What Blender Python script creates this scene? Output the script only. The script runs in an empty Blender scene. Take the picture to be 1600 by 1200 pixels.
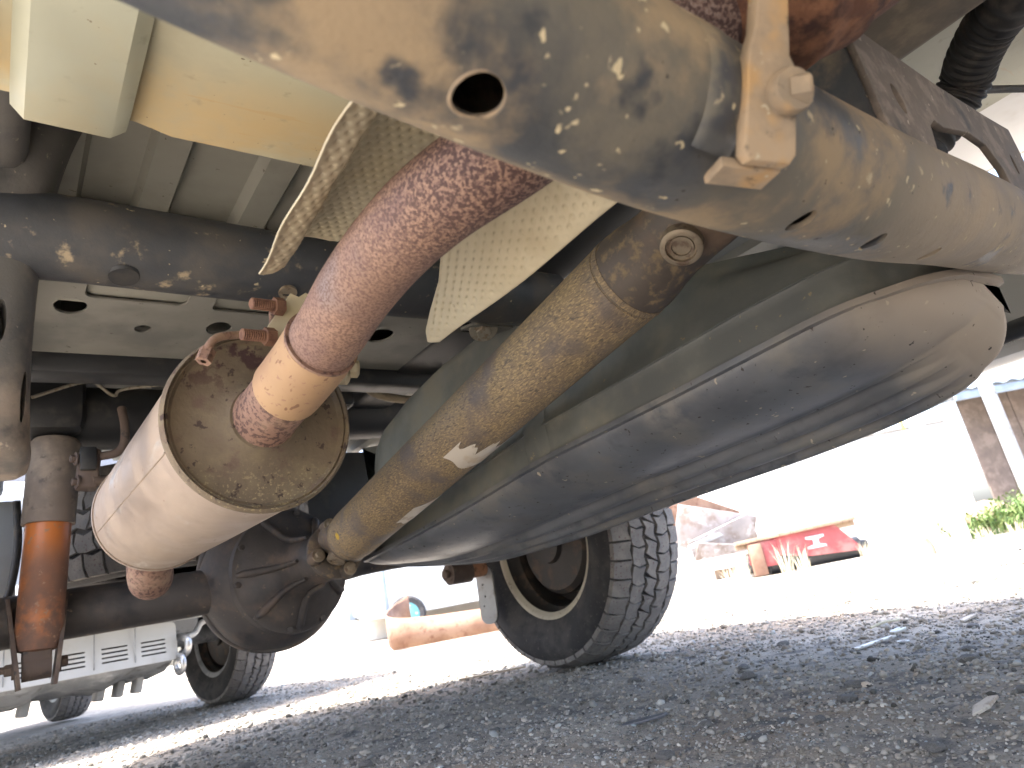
import bpy, bmesh, math, random
import numpy as np
from mathutils import Vector, Matrix, Euler

random.seed(7); rng = np.random.default_rng(7)
R = math.radians
sc = bpy.context.scene
col = sc.collection

# ------------------------------------------------------------------ camera, sky, sun, exposure
CAM_H = 0.235
yaw, pitch, roll = R(39.0), R(17.3), R(11.0)
fwd = Vector((math.sin(yaw)*math.cos(pitch), math.cos(yaw)*math.cos(pitch), math.sin(pitch)))
r0 = Vector((math.cos(yaw), -math.sin(yaw), 0)); u0 = r0.cross(fwd)
cam_up = math.cos(roll)*u0 + math.sin(roll)*r0
cam_rt = math.cos(roll)*r0 - math.sin(roll)*u0
cd = bpy.data.cameras.new('camera'); cam = bpy.data.objects.new('camera', cd); col.objects.link(cam)
mw = Matrix((cam_rt, cam_up, -fwd)).transposed().to_4x4(); mw.translation = (0, 0, CAM_H)
cam.matrix_world = mw
cd.sensor_width = 36; cd.lens = 36*1060/1600; cd.clip_start = 0.01; cd.clip_end = 1500
cd.dof.use_dof = True; cd.dof.focus_distance = 0.85; cd.dof.aperture_fstop = 9.0
sc.camera = cam

sun_to = Vector((-0.40, 0.16, 1.0)).normalized()
w = bpy.data.worlds.new('World'); sc.world = w; w.use_nodes = True
nt = w.node_tree; bg = nt.nodes['Background']
sky = nt.nodes.new('ShaderNodeTexSky'); sky.sky_type = 'NISHITA'; sky.sun_disc = False
sky.sun_elevation = math.asin(sun_to.z); sky.sun_rotation = math.atan2(sun_to.x, sun_to.y)
nt.links.new(sky.outputs[0], bg.inputs[0]); bg.inputs[1].default_value = 0.15
sky.dust_density = 4.0; sky.air_density = 0.8; sky.ozone_density = 0.4
sl = bpy.data.lights.new('sun', 'SUN'); sl.energy = 2.6; sl.angle = R(0.53); sl.color = (1, .95, .87)
so = bpy.data.objects.new('sun', sl); col.objects.link(so); so.location = (0, 0, 30)
so.rotation_euler = sun_to.to_track_quat('Z', 'Y').to_euler()
sc.view_settings.view_transform = 'Standard'; sc.view_settings.look = 'None'
sc.view_settings.exposure = 3.05; sc.view_settings.gamma = 1.0; sc.view_settings.use_curve_mapping = False
sc.render.engine = 'CYCLES'
cy = sc.cycles
cy.max_bounces = 8; cy.diffuse_bounces = 6; cy.glossy_bounces = 4; cy.transmission_bounces = 4
cy.use_denoising = True; cy.use_adaptive_sampling = True; cy.adaptive_threshold = .02; cy.sample_clamp_indirect = 8; cy.caustics_reflective = False

# ------------------------------------------------------------------ materials
def ss(c): return tuple((x/12.92 if x <= .04045 else ((x+.055)/1.055)**2.4) for x in c)
def hx(h): return ss(tuple(int(h[i:i+2], 16)/255 for i in (0, 2, 4)))
def L(color, scale, lo, hi, detail=5, rough=None, metal=None, stretch=None, grad=None, amount=1.0, vor=False, off=0):
    return dict(color=color, scale=scale, lo=lo, hi=hi, detail=detail, rough=rough, metal=metal, stretch=stretch, grad=grad, amount=amount, vor=vor, off=off)
def mat(name, base, rough=.6, metal=0.0, layers=(), bump=(), attr=None, spec=.5, var=.18, varscale=5):
    m = bpy.data.materials.new(name); m.use_nodes = True
    n = m.node_tree.nodes; lk = m.node_tree.links; p = n['Principled BSDF']
    tc = n.new('ShaderNodeTexCoord'); co = tc.outputs['Object']
    def tex(scale, detail, stretch=None, off=0, vor=False):
        mp = n.new('ShaderNodeMapping'); lk.new(co, mp.inputs[0]); mp.inputs['Location'].default_value = (off, off*1.7, off*.6)
        if stretch: mp.inputs['Scale'].default_value = stretch
        if vor:
            t = n.new('ShaderNodeTexVoronoi'); t.inputs['Scale'].default_value = scale; lk.new(mp.outputs[0], t.inputs['Vector']); return t.outputs['Distance']
        t = n.new('ShaderNodeTexNoise'); t.inputs['Scale'].default_value = scale; t.inputs['Detail'].default_value = detail
        t.inputs['Roughness'].default_value = .6; lk.new(mp.outputs[0], t.inputs['Vector']); return t.outputs['Fac']
    def rgb(c):
        v = n.new('ShaderNodeRGB'); v.outputs[0].default_value = (*c, 1); return v.outputs[0]
    def val(x):
        v = n.new('ShaderNodeValue'); v.outputs[0].default_value = x; return v.outputs[0]
    def mixc(f, a, b):
        x = n.new('ShaderNodeMix'); x.data_type = 'RGBA'; lk.new(f, x.inputs[0]); lk.new(a, x.inputs[6]); lk.new(b, x.inputs[7]); return x.outputs[2]
    def mixf(f, a, b):
        x = n.new('ShaderNodeMix'); lk.new(f, x.inputs[0]); lk.new(a, x.inputs[2]); lk.new(b, x.inputs[3]); return x.outputs[0]
    def mr(v, a, b, c=0, d=1):
        x = n.new('ShaderNodeMapRange'); x.interpolation_type = 'SMOOTHSTEP'; lk.new(v, x.inputs[0])
        for i, q in enumerate((a, b, c, d)): x.inputs[i+1].default_value = q
        return x.outputs[0]
    if attr:
        a = n.new('ShaderNodeAttribute'); a.attribute_name = attr; c = a.outputs['Color']
    else: c = rgb(base)
    rr, mm = val(rough), val(metal)
    if var:
        f = mr(tex(varscale, 4, off=3.1), .25, .75, 1-var, 1+var)
        mul = n.new('ShaderNodeMix'); mul.data_type = 'RGBA'; mul.blend_type = 'MULTIPLY'; mul.inputs[0].default_value = 1
        cv = n.new('ShaderNodeCombineColor'); [lk.new(f, cv.inputs[i]) for i in range(3)]
        lk.new(c, mul.inputs[6]); lk.new(cv.outputs[0], mul.inputs[7]); c = mul.outputs[2]
    for l in layers:
        f = mr(tex(l['scale'], l['detail'], l['stretch'], l['off'], l['vor']), l['lo'], l['hi'], 0, l['amount'])
        if l['grad']:
            ax, a0, a1 = l['grad']; sx = n.new('ShaderNodeSeparateXYZ'); lk.new(co, sx.inputs[0])
            g = mr(sx.outputs[ax], min(a0, a1), max(a0, a1), 0 if a0 < a1 else 1, 1 if a0 < a1 else 0)
            mm2 = n.new('ShaderNodeMath'); mm2.operation = 'MULTIPLY'; lk.new(f, mm2.inputs[0]); lk.new(g, mm2.inputs[1]); f = mm2.outputs[0]
        c = mixc(f, c, rgb(l['color']))
        if l['rough'] is not None: rr = mixf(f, rr, val(l['rough']))
        if l['metal'] is not None: mm = mixf(f, mm, val(l['metal']))
    lk.new(c, p.inputs['Base Color']); lk.new(rr, p.inputs['Roughness']); lk.new(mm, p.inputs['Metallic'])
    p.inputs['Specular IOR Level'].default_value = spec
    prev = None
    for (s, st, dist) in bump:
        b = n.new('ShaderNodeBump'); b.inputs['Strength'].default_value = st; b.inputs['Distance'].default_value = dist
        lk.new(tex(s, 6, off=s*.01), b.inputs['Height'])
        if prev: lk.new(prev, b.inputs['Normal'])
        prev = b.outputs[0]
    if prev: lk.new(prev, p.inputs['Normal'])
    return m

TAN = (.36, .27, .175); DUST = (.42, .35, .27); RUSTD = (.085, .045, .035)
MT = {}
MT['frame'] = mat('frame_paint_dusty', (.045, .050, .058), .5, 0, [
    L((.13, .115, .095), 9, .45, .68, 6, .85, amount=.6), L(TAN, 6.5, .62, .72, 6, .9, amount=.5), L((.35, .29, .2), 32, .60, .72, 4, .9, off=2),
    L((.52, .45, .30), 75, .70, .75, 2, .9, off=5)], [(60, .25, .003), (300, .25, .001)], var=.3)
MT['tubepaint'] = mat('crossmember_paint_dusty', (.060, .066, .074), .45, 0, [
    L((.19, .17, .13), 9, .38, .62, 6, .85, off=1.3, amount=.75), L((.36, .275, .175), 7, .47, .60, 6, .9, off=4.2, amount=.9), L((.045, .05, .058), 11, .55, .64, 5, .5, off=15),
    L((.40, .33, .25), 3, .3, .5, 4, .85, grad=(0, .36, .62), amount=.75),
    L((.055, .06, .07), 16, .58, .68, 4, .5, off=8),
    L((.52, .44, .30), 34, .655, .71, 5, .9, off=21, amount=.8), L((.58, .50, .33), 80, .67, .72, 2, .9, off=5), L((.04, .035, .03), 95, .72, .76, 2, .9, off=7)],
    [(70, .3, .003), (320, .3, .001)], var=.25)
MT['bracketpaint'] = mat('bracket_dusty', (.17, .145, .125), .75, 0, [L((.30, .255, .22), 40, .45, .65, 6, .9), L((.48, .42, .35), 90, .66, .73, 3, .9, off=3), L((.06, .055, .055), 12, .58, .7, 5, .6, off=5)], [(120, .4, .002)], var=.25)
MT['rustpipe'] = mat('exhaust_rust', (.31, .195, .14), .75, .1, [L((.24, .15, .12), 25, .4, .65, 5), L((.22, .17, .155), 6, .45, .65, 3, .5, .3, off=2),
    L((.13, .075, .065), 430, .46, .58, 3, .8, amount=.75), L((.065, .036, .036), 330, .46, .54, 3, .8, grad=(1, .46, .28), off=6, amount=.9)], [(230, .35, .0015)], var=.2)
MT['rustdeep'] = mat('deep_rust', (.12, .055, .036), .9, 0, [L((.24, .115, .065), 60, .45, .62, 5), L((.06, .03, .025), 35, .52, .68, 5, off=4)], [(80, .8, .004)])
MT['sleeve'] = mat('sleeve_tan_rust', (.42, .275, .155), .75, .1, [L((.33, .205, .125), 9, .45, .7, 4), L((.21, .115, .07), 75, .63, .68, 2, stretch=(1, .5, 1.6)), L((.30, .18, .12), 150, .60, .68, 3, off=4)], [(150, .2, .001)], var=.12)
MT['stub'] = mat('stub_rust', (.27, .165, .125), .8, .1, [L((.11, .065, .055), 170, .48, .58, 3), L((.36, .25, .18), 20, .5, .7, 4, off=3)], [(200, .35, .0015)])
MT['muffler'] = mat('muffler_shell', (.40, .325, .27), .38, .5, [L((.345, .275, .215), 7, .40, .62, 6, .65, .05), L((.27, .21, .165), 3.5, .5, .72, 6, .8, 0, off=11, amount=.7), L((.62, .58, .53), 12, .56, .7, 5, .28, .8, stretch=(1, .4, 1.5), off=2),
    L((.28, .2, .15), 60, .68, .74, 3, .8, .1, stretch=(1, .5, 1.6), off=5)], [(25, .05, .004), (180, .08, .001)], var=.12)
MT['endplate'] = mat('muffler_end_dirt', (.155, .122, .085), .85, .1, [L((.205, .165, .105), 20, .45, .7, 6), L((.06, .042, .036), 85, .60, .66, 4, off=3), L((.065, .035, .035), 45, .50, .58, 5, grad=(2, .475, .53), off=8),
    L((.42, .35, .20), 300, .56, .66, 3, grad=(2, .43, .38), off=6, amount=.7), L((.13, .09, .07), 30, .55, .7, 5, off=12)], [(150, .5, .002)], var=.2)
MT['shield'] = mat('heat_shield_aluminium', (.56, .50, .36), .5, .25, [L((.50, .43, .29), 10, .4, .7, 5, .7, .1), L((.40, .34, .24), 60, .66, .76, 4, .8, .1, off=4)], [(120, .1, .001)], var=.1)
MT['shaft'] = mat('drive_shaft_surface_rust', (.24, .185, .125), .6, .15, [L((.29, .22, .125), 22, .38, .66, 6, .85, .05, stretch=(1, .8, 1), amount=.7), L((.47, .35, .185), 330, .50, .60, 4, .85, .05, stretch=(1.5, .45, 1.5), off=3, amount=.8),
    L((.10, .085, .075), 280, .54, .64, 4, .6, .2, stretch=(1.5, .35, 1.5), off=7, amount=.8), L((.15, .13, .125), 9, .5, .68, 4, .5, .3, off=9, amount=.8)], [(250, .3, .001)], var=.2)
MT['yoke'] = mat('yoke_iron', (.11, .092, .078), .55, .2, [L((.24, .18, .11), 70, .5, .66, 5, .85, .05), L((.20, .14, .10), 9, .48, .65, 4, .8, off=4)], [(150, .3, .0015)])
MT['capmetal'] = mat('bearing_cap_metal', (.36, .30, .22), .5, .5, [L((.2, .14, .1), 60, .5, .65, 4)], [(200, .2, .001)])
MT['boltrust'] = mat('bolt_rust', (.19, .10, .066), .8, .2, [L((.13, .065, .045), 120, .5, .62, 4)], [(250, .3, .001)])
MT['bolt'] = mat('bolt_zinc', (.48, .44, .36), .5, .6, [L((.3, .24, .17), 90, .5, .65, 4, .8, .1)])
MT['boltdust'] = mat('bolt_dusty_tan', (.36, .275, .19), .85, 0, [L((.27, .22, .165), 30, .42, .65, 5), L((.46, .30, .15), 22, .56, .7, 3, off=3), L((.10, .085, .07), 60, .58, .70, 5, off=6), L((.50, .44, .33), 110, .66, .72, 3, off=8)], [(90, .3, .002)])
MT['sticker'] = mat('torn_white_label', (.72, .67, .58), .6, 0, [L((.5, .43, .33), 60, .55, .68, 4), L((.62, .52, .38), 18, .5, .7, 3, off=3)], var=.08)
MT['tankin'] = mat('tank_plastic_grey', (.19, .205, .198), .62, 0, [L((.26, .26, .225), 10, .42, .66, 6, .8), L((.14, .155, .16), 5, .45, .65, 5, .5, off=3), L((.33, .29, .2), 55, .68, .74, 3, .9, off=6)], [(90, .15, .002), (400, .15, .0006)], var=.25)
MT['guard'] = mat('tank_guard_slate', (.145, .158, .180), .34, 0, [L((.21, .21, .205), 9, .45, .68, 6, .55), L((.10, .112, .135), 14, .5, .68, 5, .38, off=3), L((.46, .40, .33), 3.0, .2, .42, 3, .8, grad=(1, .40, .26), amount=.85),  # pale front end: bounced ground light put into the colour, plus dust
    L((.50, .45, .36), 48, .70, .735, 2, .9, off=6), L((.05, .045, .042), 85, .66, .71, 3, .7, stretch=(1, 1, .55), off=9)], [(120, .12, .001), (25, .06, .004)], var=.25)
MT['axle'] = mat('axle_iron_dirty', (.090, .080, .075), .65, .15, [L((.17, .13, .105), 14, .48, .68, 6, .85), L((.035, .035, .04), 7, .5, .7, 4, .45, off=3), L((.24, .19, .14), 70, .66, .73, 3, .9, off=6)], [(70, .4, .003), (300, .2, .001)])
MT['black'] = mat('black_paint', (.022, .024, .027), .5, 0, [L((.07, .066, .06), 12, .52, .7, 6, .85)], [(90, .2, .002)])
MT['hose'] = mat('black_rubber_hose', (.025, .025, .026), .65, 0, [L((.09, .08, .07), 30, .5, .7, 5, .9)], [(200, .3, .001)])
MT['shockup'] = mat('shock_dust_tube', (.20, .165, .14), .75, 0, [L((.30, .25, .2), 14, .45, .68, 5, .9), L((.12, .10, .09), 40, .58, .7, 4, off=3)], [(150, .2, .001)])
MT['shocklo'] = mat('shock_orange_paint', (.52, .17, .045), .38, 0, [L((.26, .125, .075), 10, .25, .5, 5, .7, grad=(2, .535, .46)), L((.17, .10, .075), 24, .36, .6, 5, .8, grad=(2, .52, .36)), L((.34, .21, .14), 90, .6, .7, 3, .9, off=4)], [(120, .15, .001)])
MT['bracketbrown'] = mat('bracket_brown', (.115, .085, .072), .75, 0, [L((.2, .15, .115), 18, .45, .68, 5), L((.05, .045, .045), 30, .58, .7, 4, off=3)], [(120, .3, .0015)])
MT['pan'] = mat('floor_pan_cream', (.43, .43, .325), .55, 0, [L((.48, .37, .20), 3.2, .34, .56, 5, .75, grad=(1, .47, .585), stretch=(1, 2.5, 1)), L((.37, .35, .26), 6, .42, .68, 6, .7, off=3), L((.30, .26, .18), 45, .60, .74, 5, .8, off=9, amount=.6), L((.46, .30, .13), 16, .635, .655, 3, stretch=(.5, 5, 1), off=5, amount=.3), L((.16, .13, .09), 110, .73, .76, 2, off=7)], [(200, .06, .001)], var=.08)
MT['channel'] = mat('channel_cream', (.43, .445, .36), .5, 0, [L((.45, .41, .28), 5, .42, .68, 6), L((.30, .28, .21), 40, .60, .74, 5, off=4, amount=.6), L((.2, .17, .12), 110, .73, .76, 2, off=7)], [(200, .06, .001)], var=.08)
MT['bed'] = mat('bed_floor_grey', (.30, .295, .255), .6, 0, [L((.24, .235, .2), 7, .45, .7, 4), L((.16, .14, .11), 90, .7, .75, 2, off=7)], [(150, .08, .001)], var=.12)
MT['hat'] = mat('cross_sill_grey', (.235, .23, .205), .6, 0, [L((.15, .15, .14), 5, .45, .68, 4), L((.10, .09, .08), 80, .68, .74, 2, off=7)], [(150, .08, .001)], var=.15)
MT['beam'] = mat('rail_brown_dusty', (.17, .14, .105), .7, 0, [L((.30, .25, .18), 14, .48, .68, 6, .9), L((.09, .08, .065), 9, .5, .68, 5, off=4)], [(90, .3, .002)])
MT['rail'] = mat('rail_grey_dusty', (.10, .098, .095), .65, 0, [L((.25, .21, .175), 9, .42, .65, 6, .9, grad=(2, .80, .60)), L((.05, .052, .056), 14, .52, .68, 5, .5, off=3), L((.36, .31, .25), 70, .64, .72, 3, off=5)], [(60, .35, .003), (300, .2, .001)])
MT['bodypaint'] = mat('body_paint_white', (.7, .7, .68), .35, 0, [L((.5, .45, .36), 3, .55, .75, 5, .7)], var=.05)
MT['tyre'] = mat('tyre_rubber', (.040, .040, .043), .8, 0, [L((.085, .08, .077), 12, .45, .68, 6, .9), L((.13, .12, .11), 90, .6, .72, 4, .95, off=3)], [(250, .25, .001)], spec=.3)
MT['tread'] = mat('tyre_tread_dusty', (.20, .19, .182), .9, 0, [L((.26, .245, .225), 30, .45, .66, 5), L((.15, .095, .095), 160, .58, .68, 4, off=3)], [(220, .4, .0015)], spec=.25)
MT['rimlip'] = mat('rim_lip_beige', (.50, .45, .34), .6, .1, [L((.3, .25, .18), 60, .55, .68, 4)], [(150, .2, .001)])
MT['rimdark'] = mat('wheel_inner_dark', (.05, .045, .042), .6, .2, [L((.14, .105, .08), 20, .5, .68, 5, .85)], [(100, .3, .002)])
MT['yellow'] = mat('yellow_paint_dab', (.62, .42, .06), .6, var=.05)
MT['linkrust'] = mat('link_bush_rust', (.46, .24, .14), .75, .1, [L((.25, .13, .08), 60, .5, .65, 4)], [(150, .3, .001)])
MT['greyplate'] = mat('galvanised_grey', (.34, .345, .35), .5, .4, [L((.25, .24, .22), 20, .5, .68, 4)])
MT['loop'] = mat('tan_hose', (.36, .30, .21), .7, 0, [L((.22, .18, .13), 30, .5, .68, 4)])
# surroundings
MT['ground'] = mat('gravel_ground', (.36, .33, .285), .95, 0, [L((.31, .255, .20), 1.1, .46, .62, 6), L((.15, .145, .14), 22, .48, .66, 6, off=2), L((.36, .32, .27), 60, .60, .70, 4, off=4), L((.10, .095, .09), 160, .58, .68, 4, off=6)], [(35, .5, .012), (160, .6, .005), (600, .4, .0015)], spec=.2, var=.2, varscale=2)
MT['gravel'] = mat('gravel_stones', (.2, .2, .2), .9, 0, [L((.33, .29, .24), 3, .50, .66, 4, amount=.6)], [(400, .4, .0008)], attr='stone_colour', spec=.25, var=.12, varscale=40)
MT['stone'] = mat('dark_stone', (.13, .125, .12), .85, 0, [L((.26, .24, .21), 60, .5, .66, 5)], [(150, .6, .002)])
MT['steel'] = mat('worn_steel', (.55, .53, .50), .4, .8, [L((.35, .30, .25), 60, .52, .66, 4, .7, .3)])
MT['shard'] = mat('pale_shard', (.55, .50, .44), .8, 0, [L((.4, .34, .28), 70, .5, .66, 4)])
MT['darkshard'] = mat('dark_shard', (.12, .12, .13), .5, .3)
MT['wood'] = mat('grey_wood_strip', (.48, .40, .30), .85, 0, [L((.3, .24, .18), 40, .48, .66, 5, stretch=(1, 6, 6))], [(90, .3, .002)])
MT['carwhite'] = mat('car_white_paint', (.46, .48, .49), .35, 0, [L((.38, .38, .36), 4, .5, .7, 5, .6)], var=.06)
MT['cargrey'] = mat('car_skid_grey', (.22, .235, .25), .55, 0, [L((.36, .37, .38), 7, .46, .64, 5), L((.12, .125, .13), 18, .55, .68, 5, off=3)], [(60, .3, .003)])
MT['dark'] = mat('slot_dark', (.015, .015, .016), .7, var=0)
MT['glass'] = mat('car_glass', (.03, .035, .04), .08, var=0)
MT['chrome'] = mat('hook_metal', (.45, .46, .47), .35, .8)
MT['rustsheet'] = mat('rusty_sheet', (.24, .14, .095), .85, .1, [L((.32, .21, .15), 4, .42, .65, 5), L((.18, .09, .06), 16, .52, .68, 5, off=3)], [(40, .3, .004)])
MT['redpaint'] = mat('faded_red_paint', (.33, .07, .07), .6, 0, [L((.40, .17, .15), 5, .45, .68, 5)])
MT['concrete'] = mat('pale_concrete', (.58, .55, .50), .9, 0, [L((.45, .42, .37), 8, .48, .68, 6)], [(60, .3, .004)])
MT['sheet'] = mat('weathered_sheet', (.34, .31, .30), .6, .2, [L((.22, .17, .14), 5, .46, .66, 5), L((.48, .47, .47), 9, .55, .7, 4, off=3)])
MT['timber'] = mat('weathered_timber', (.34, .25, .17), .9, 0, [L((.2, .14, .1), 20, .48, .66, 5, stretch=(4, 4, .6))], [(60, .4, .003)])
MT['whitepost'] = mat('whitewashed_post', (.72, .69, .63), .8, 0, [L((.48, .34, .22), 5, .4, .6, 5, grad=(2, .35, .0)), L((.55, .48, .4), 14, .56, .7, 5)], [(50, .4, .004)])
MT['shedwall'] = mat('shed_wall_brown', (.16, .125, .105), .8, 0, [L((.24, .19, .16), 6, .46, .66, 5)])
MT['shedroof'] = mat('shed_roof_bluegrey', (.22, .27, .33), .5, .3)
MT['wallwhite'] = mat('white_rendered_wall', (.78, .76, .72), .85, 0, [L((.66, .62, .55), 2, .5, .7, 5)], var=.05)
MT['leaf'] = mat('green_weed', (.10, .17, .045), .7, 0, [L((.17, .22, .07), 12, .45, .65, 3)], var=.3, varscale=20)
MT['drygrass'] = mat('dry_grass', (.55, .50, .36), .8, 0, var=.2, varscale=20)
MT['vanteal'] = mat('teal_hub', (.12, .34, .38), .5)
MT['yelplastic'] = mat('yellow_plastic', (.62, .50, .08), .5)
MT['cyanplastic'] = mat('cyan_plastic', (.12, .45, .50), .5)

# ------------------------------------------------------------------ helpers
ROOTS = set()      # things whose parts are written in world coordinates
def link(name, me, m=None, parent=None, smooth=True, label=None, autosmooth=40):
    o = bpy.data.objects.new(name, me); col.objects.link(o)
    if m: me.materials.clear(); me.materials.append(MT[m])
    if smooth and len(me.polygons):
        me.polygons.foreach_set('use_smooth', np.ones(len(me.polygons), bool))
        if autosmooth:
            try: me.set_sharp_from_angle(angle=R(autosmooth))
            except Exception: pass
    if parent: put(o, parent)
    if label: o['label'] = label
    return o
def put(o, parent):
    o.parent = parent
    if parent.name in ROOTS: o.matrix_parent_inverse = Matrix.Translation(-parent.location)
def mk(name, v, f, m, parent=None, smooth=True, label=None, autosmooth=40):
    me = bpy.data.meshes.new(name); me.from_pydata([tuple(map(float, p)) for p in v], [], f); me.update()
    return link(name, me, m, parent, smooth, label, autosmooth)
def tag(o, label, cat, group=None):
    o['label'] = label; o['category'] = cat
    if group: o['group'] = group
    return o
def thing(name, label, cat, loc=(0, 0, 0), rotz=0, group=None):
    o = bpy.data.objects.new(name, None); col.objects.link(o); o.empty_display_size = .1
    o.location = loc; o.rotation_euler = (0, 0, rotz); return tag(o, label, cat, group)
def cr(pts, n=8):
    P = [Vector(p) for p in pts]; out = []
    P = [P[0]*2-P[1]] + P + [P[-1]*2-P[-2]]
    for i in range(1, len(P)-2):
        a, b, c, d = P[i-1:i+3]
        for k in range(n):
            t = k/n
            out.append(.5*((2*b)+(c-a)*t+(2*a-5*b+4*c-d)*t*t+(3*b-a-3*c+d)*t**3))
    out.append(P[-2]); return out
def tubegeo(path, rad, seg=24, cap=True, V=None, F=None, ring=None):
    V = [] if V is None else V; F = [] if F is None else F
    path = [Vector(p) for p in path]; n = len(path)
    if not hasattr(rad, '__len__'): rad = [rad]*n
    T = [(path[min(i+1, n-1)]-path[max(i-1, 0)]).normalized() for i in range(n)]
    N = T[0].orthogonal().normalized(); base = len(V)
    for i in range(n):
        N = (N - T[i]*N.dot(T[i])).normalized(); B = T[i].cross(N)
        for k in range(seg):
            a = 2*math.pi*k/seg; q = 1.0 if ring is None else ring(a, i)
            V.append(path[i] + (N*math.cos(a)+B*math.sin(a))*rad[i]*q)
    for i in range(n-1):
        for k in range(seg):
            a = base+i*seg+k; b = base+i*seg+(k+1) % seg
            F.append((a, b, b+seg, a+seg))
    if cap:
        F.append(tuple(base+k for k in range(seg))[::-1]); F.append(tuple(base+(n-1)*seg+k for k in range(seg)))
    return V, F
def tube(name, path, rad, m, parent=None, seg=24, cap=True, label=None):
    V, F = tubegeo(path, rad, seg, cap); return mk(name, V, F, m, parent, label=label)
def frame(axis):
    a = Vector(axis).normalized(); u = a.orthogonal().normalized(); return a, u, a.cross(u)
def lathegeo(profile, origin, axis, seg=48, V=None, F=None, closed=False):
    """profile: (along, radius)"""
    V = [] if V is None else V; F = [] if F is None else F
    a, u, v = frame(axis); o = Vector(origin); base = len(V)
    for (h, r) in profile:
        for k in range(seg):
            t = 2*math.pi*k/seg; V.append(o + a*h + (u*math.cos(t)+v*math.sin(t))*max(r, 1e-5))
    n = len(profile)
    for i in range(n-1+(1 if closed else 0)):
        j = (i+1) % n
        for k in range(seg):
            k2 = (k+1) % seg
            F.append((base+i*seg+k, base+i*seg+k2, base+j*seg+k2, base+j*seg+k))
    return V, F
def lathe(name, profile, origin, axis, m, parent=None, seg=48, label=None, closed=False, autosmooth=40):
    V, F = lathegeo(profile, origin, axis, seg, closed=closed); return mk(name, V, F, m, parent, label=label, autosmooth=autosmooth)
def boxme(name, size, bevel=.004, segs=2):
    bm = bmesh.new(); bmesh.ops.create_cube(bm, size=1); bmesh.ops.scale(bm, vec=size, verts=bm.verts)
    if bevel: bmesh.ops.bevel(bm, geom=bm.edges[:], offset=bevel, segments=segs, profile=.5, affect='EDGES')
    me = bpy.data.meshes.new(name); bm.to_mesh(me); bm.free(); return me
def box(name, c, size, m, parent=None, rot=(0, 0, 0), bevel=.004, label=None, segs=2):
    me = boxme(name, size, min(bevel, min(size)*.45), segs)
    me.transform(Matrix.Translation(c) @ Euler(rot).to_matrix().to_4x4()); me.update()
    return link(name, me, m, parent, label=label)
def plate(name, outline, holes, thick, origin, u, v, m, parent=None, label=None, bevel=.0008):
    cu = bpy.data.curves.new(name, 'CURVE'); cu.dimensions = '2D'; cu.fill_mode = 'BOTH'; cu.extrude = thick/2; cu.bevel_depth = bevel; cu.bevel_resolution = 1
    for poly in [outline]+list(holes):
        s = cu.splines.new('POLY'); s.points.add(len(poly)-1); s.use_cyclic_u = True
        for i, p in enumerate(poly): s.points[i].co = (p[0], p[1], 0, 1)
    t = bpy.data.objects.new('tmp', cu); col.objects.link(t)
    dg = bpy.context.evaluated_depsgraph_get(); me = bpy.data.meshes.new_from_object(t.evaluated_get(dg))
    bpy.data.objects.remove(t); bpy.data.curves.remove(cu); me.name = name
    u = Vector(u).normalized(); v = Vector(v); v = (v-u*v.dot(u)).normalized(); n = u.cross(v)
    M = Matrix((u, v, n)).transposed().to_4x4(); M.translation = origin; me.transform(M); me.update()
    return link(name, me, m, parent, label=label, autosmooth=30)
def ell(cx, cy, rx, ry, n=20, rot=0):
    return [(cx+rx*math.cos(a)*math.cos(rot)-ry*math.sin(a)*math.sin(rot), cy+rx*math.cos(a)*math.sin(rot)+ry*math.sin(a)*math.cos(rot)) for a in [2*math.pi*k/n for k in range(n)]]
def rrect(x0, y0, x1, y1, r=.01, n=4):
    out = []
    for (cx, cy, a0) in ((x1-r, y0+r, -90), (x1-r, y1-r, 0), (x0+r, y1-r, 90), (x0+r, y0+r, 180)):
        for k in range(n+1):
            a = R(a0+90*k/n); out.append((cx+r*math.cos(a), cy+r*math.sin(a)))
    return out
def boolcut(o, cutters):
    for c in cutters:
        md = o.modifiers.new('cut', 'BOOLEAN'); md.object = c; md.operation = 'DIFFERENCE'; md.solver = 'EXACT'
    bpy.context.view_layer.update()
    dg = bpy.context.evaluated_depsgraph_get(); me = bpy.data.meshes.new_from_object(o.evaluated_get(dg)); old = o.data
    o.modifiers.clear(); nm = old.name; o.data = me; bpy.data.meshes.remove(old); me.name = nm
    for c in cutters: bpy.data.objects.remove(c)
    me.polygons.foreach_set('use_smooth', np.ones(len(me.polygons), bool)); me.set_sharp_from_angle(angle=R(40))
def bolt(name, c, axis, r, m, parent, washer=True, h=None, label=None):
    """hexagon head on a washer, joined as one piece of hardware"""
    h = h or r*1.1; V, F = [], []
    if washer: lathegeo([(0, 0), (0, r*1.7), (r*.3, r*1.7), (r*.35, r*1.6), (r*.35, 0)], c, axis, 24, V, F)
    lathegeo([(0, 0), (0, r), (h*.85, r), (h, r*.82), (h, 0)], Vector(c)+Vector(axis).normalized()*(r*.3 if washer else 0), axis, 6, V, F)
    return mk(name, V, F, m, parent, label=label, autosmooth=25)
def sweepgrid(name, rows, m, parent=None, thick=0, closed=False, label=None, capends=False, autosmooth=40):
    """rows: list of equal-length point lists"""
    n, k = len(rows), len(rows[0]); V = [p for r in rows for p in r]; F = []
    kk = k if closed else k-1
    for i in range(n-1):
        for j in range(kk):
            a = i*k+j; b = i*k+(j+1) % k; F.append((a, b, b+k, a+k))
    if capends:
        F.append(tuple(range(k))[::-1]); F.append(tuple((n-1)*k+j for j in range(k)))
    o = mk(name, V, F, m, parent, label=label, autosmooth=autosmooth)
    if thick:
        md = o.modifiers.new('sheet', 'SOLIDIFY'); md.thickness = thick; md.offset = 0
    return o
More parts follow.
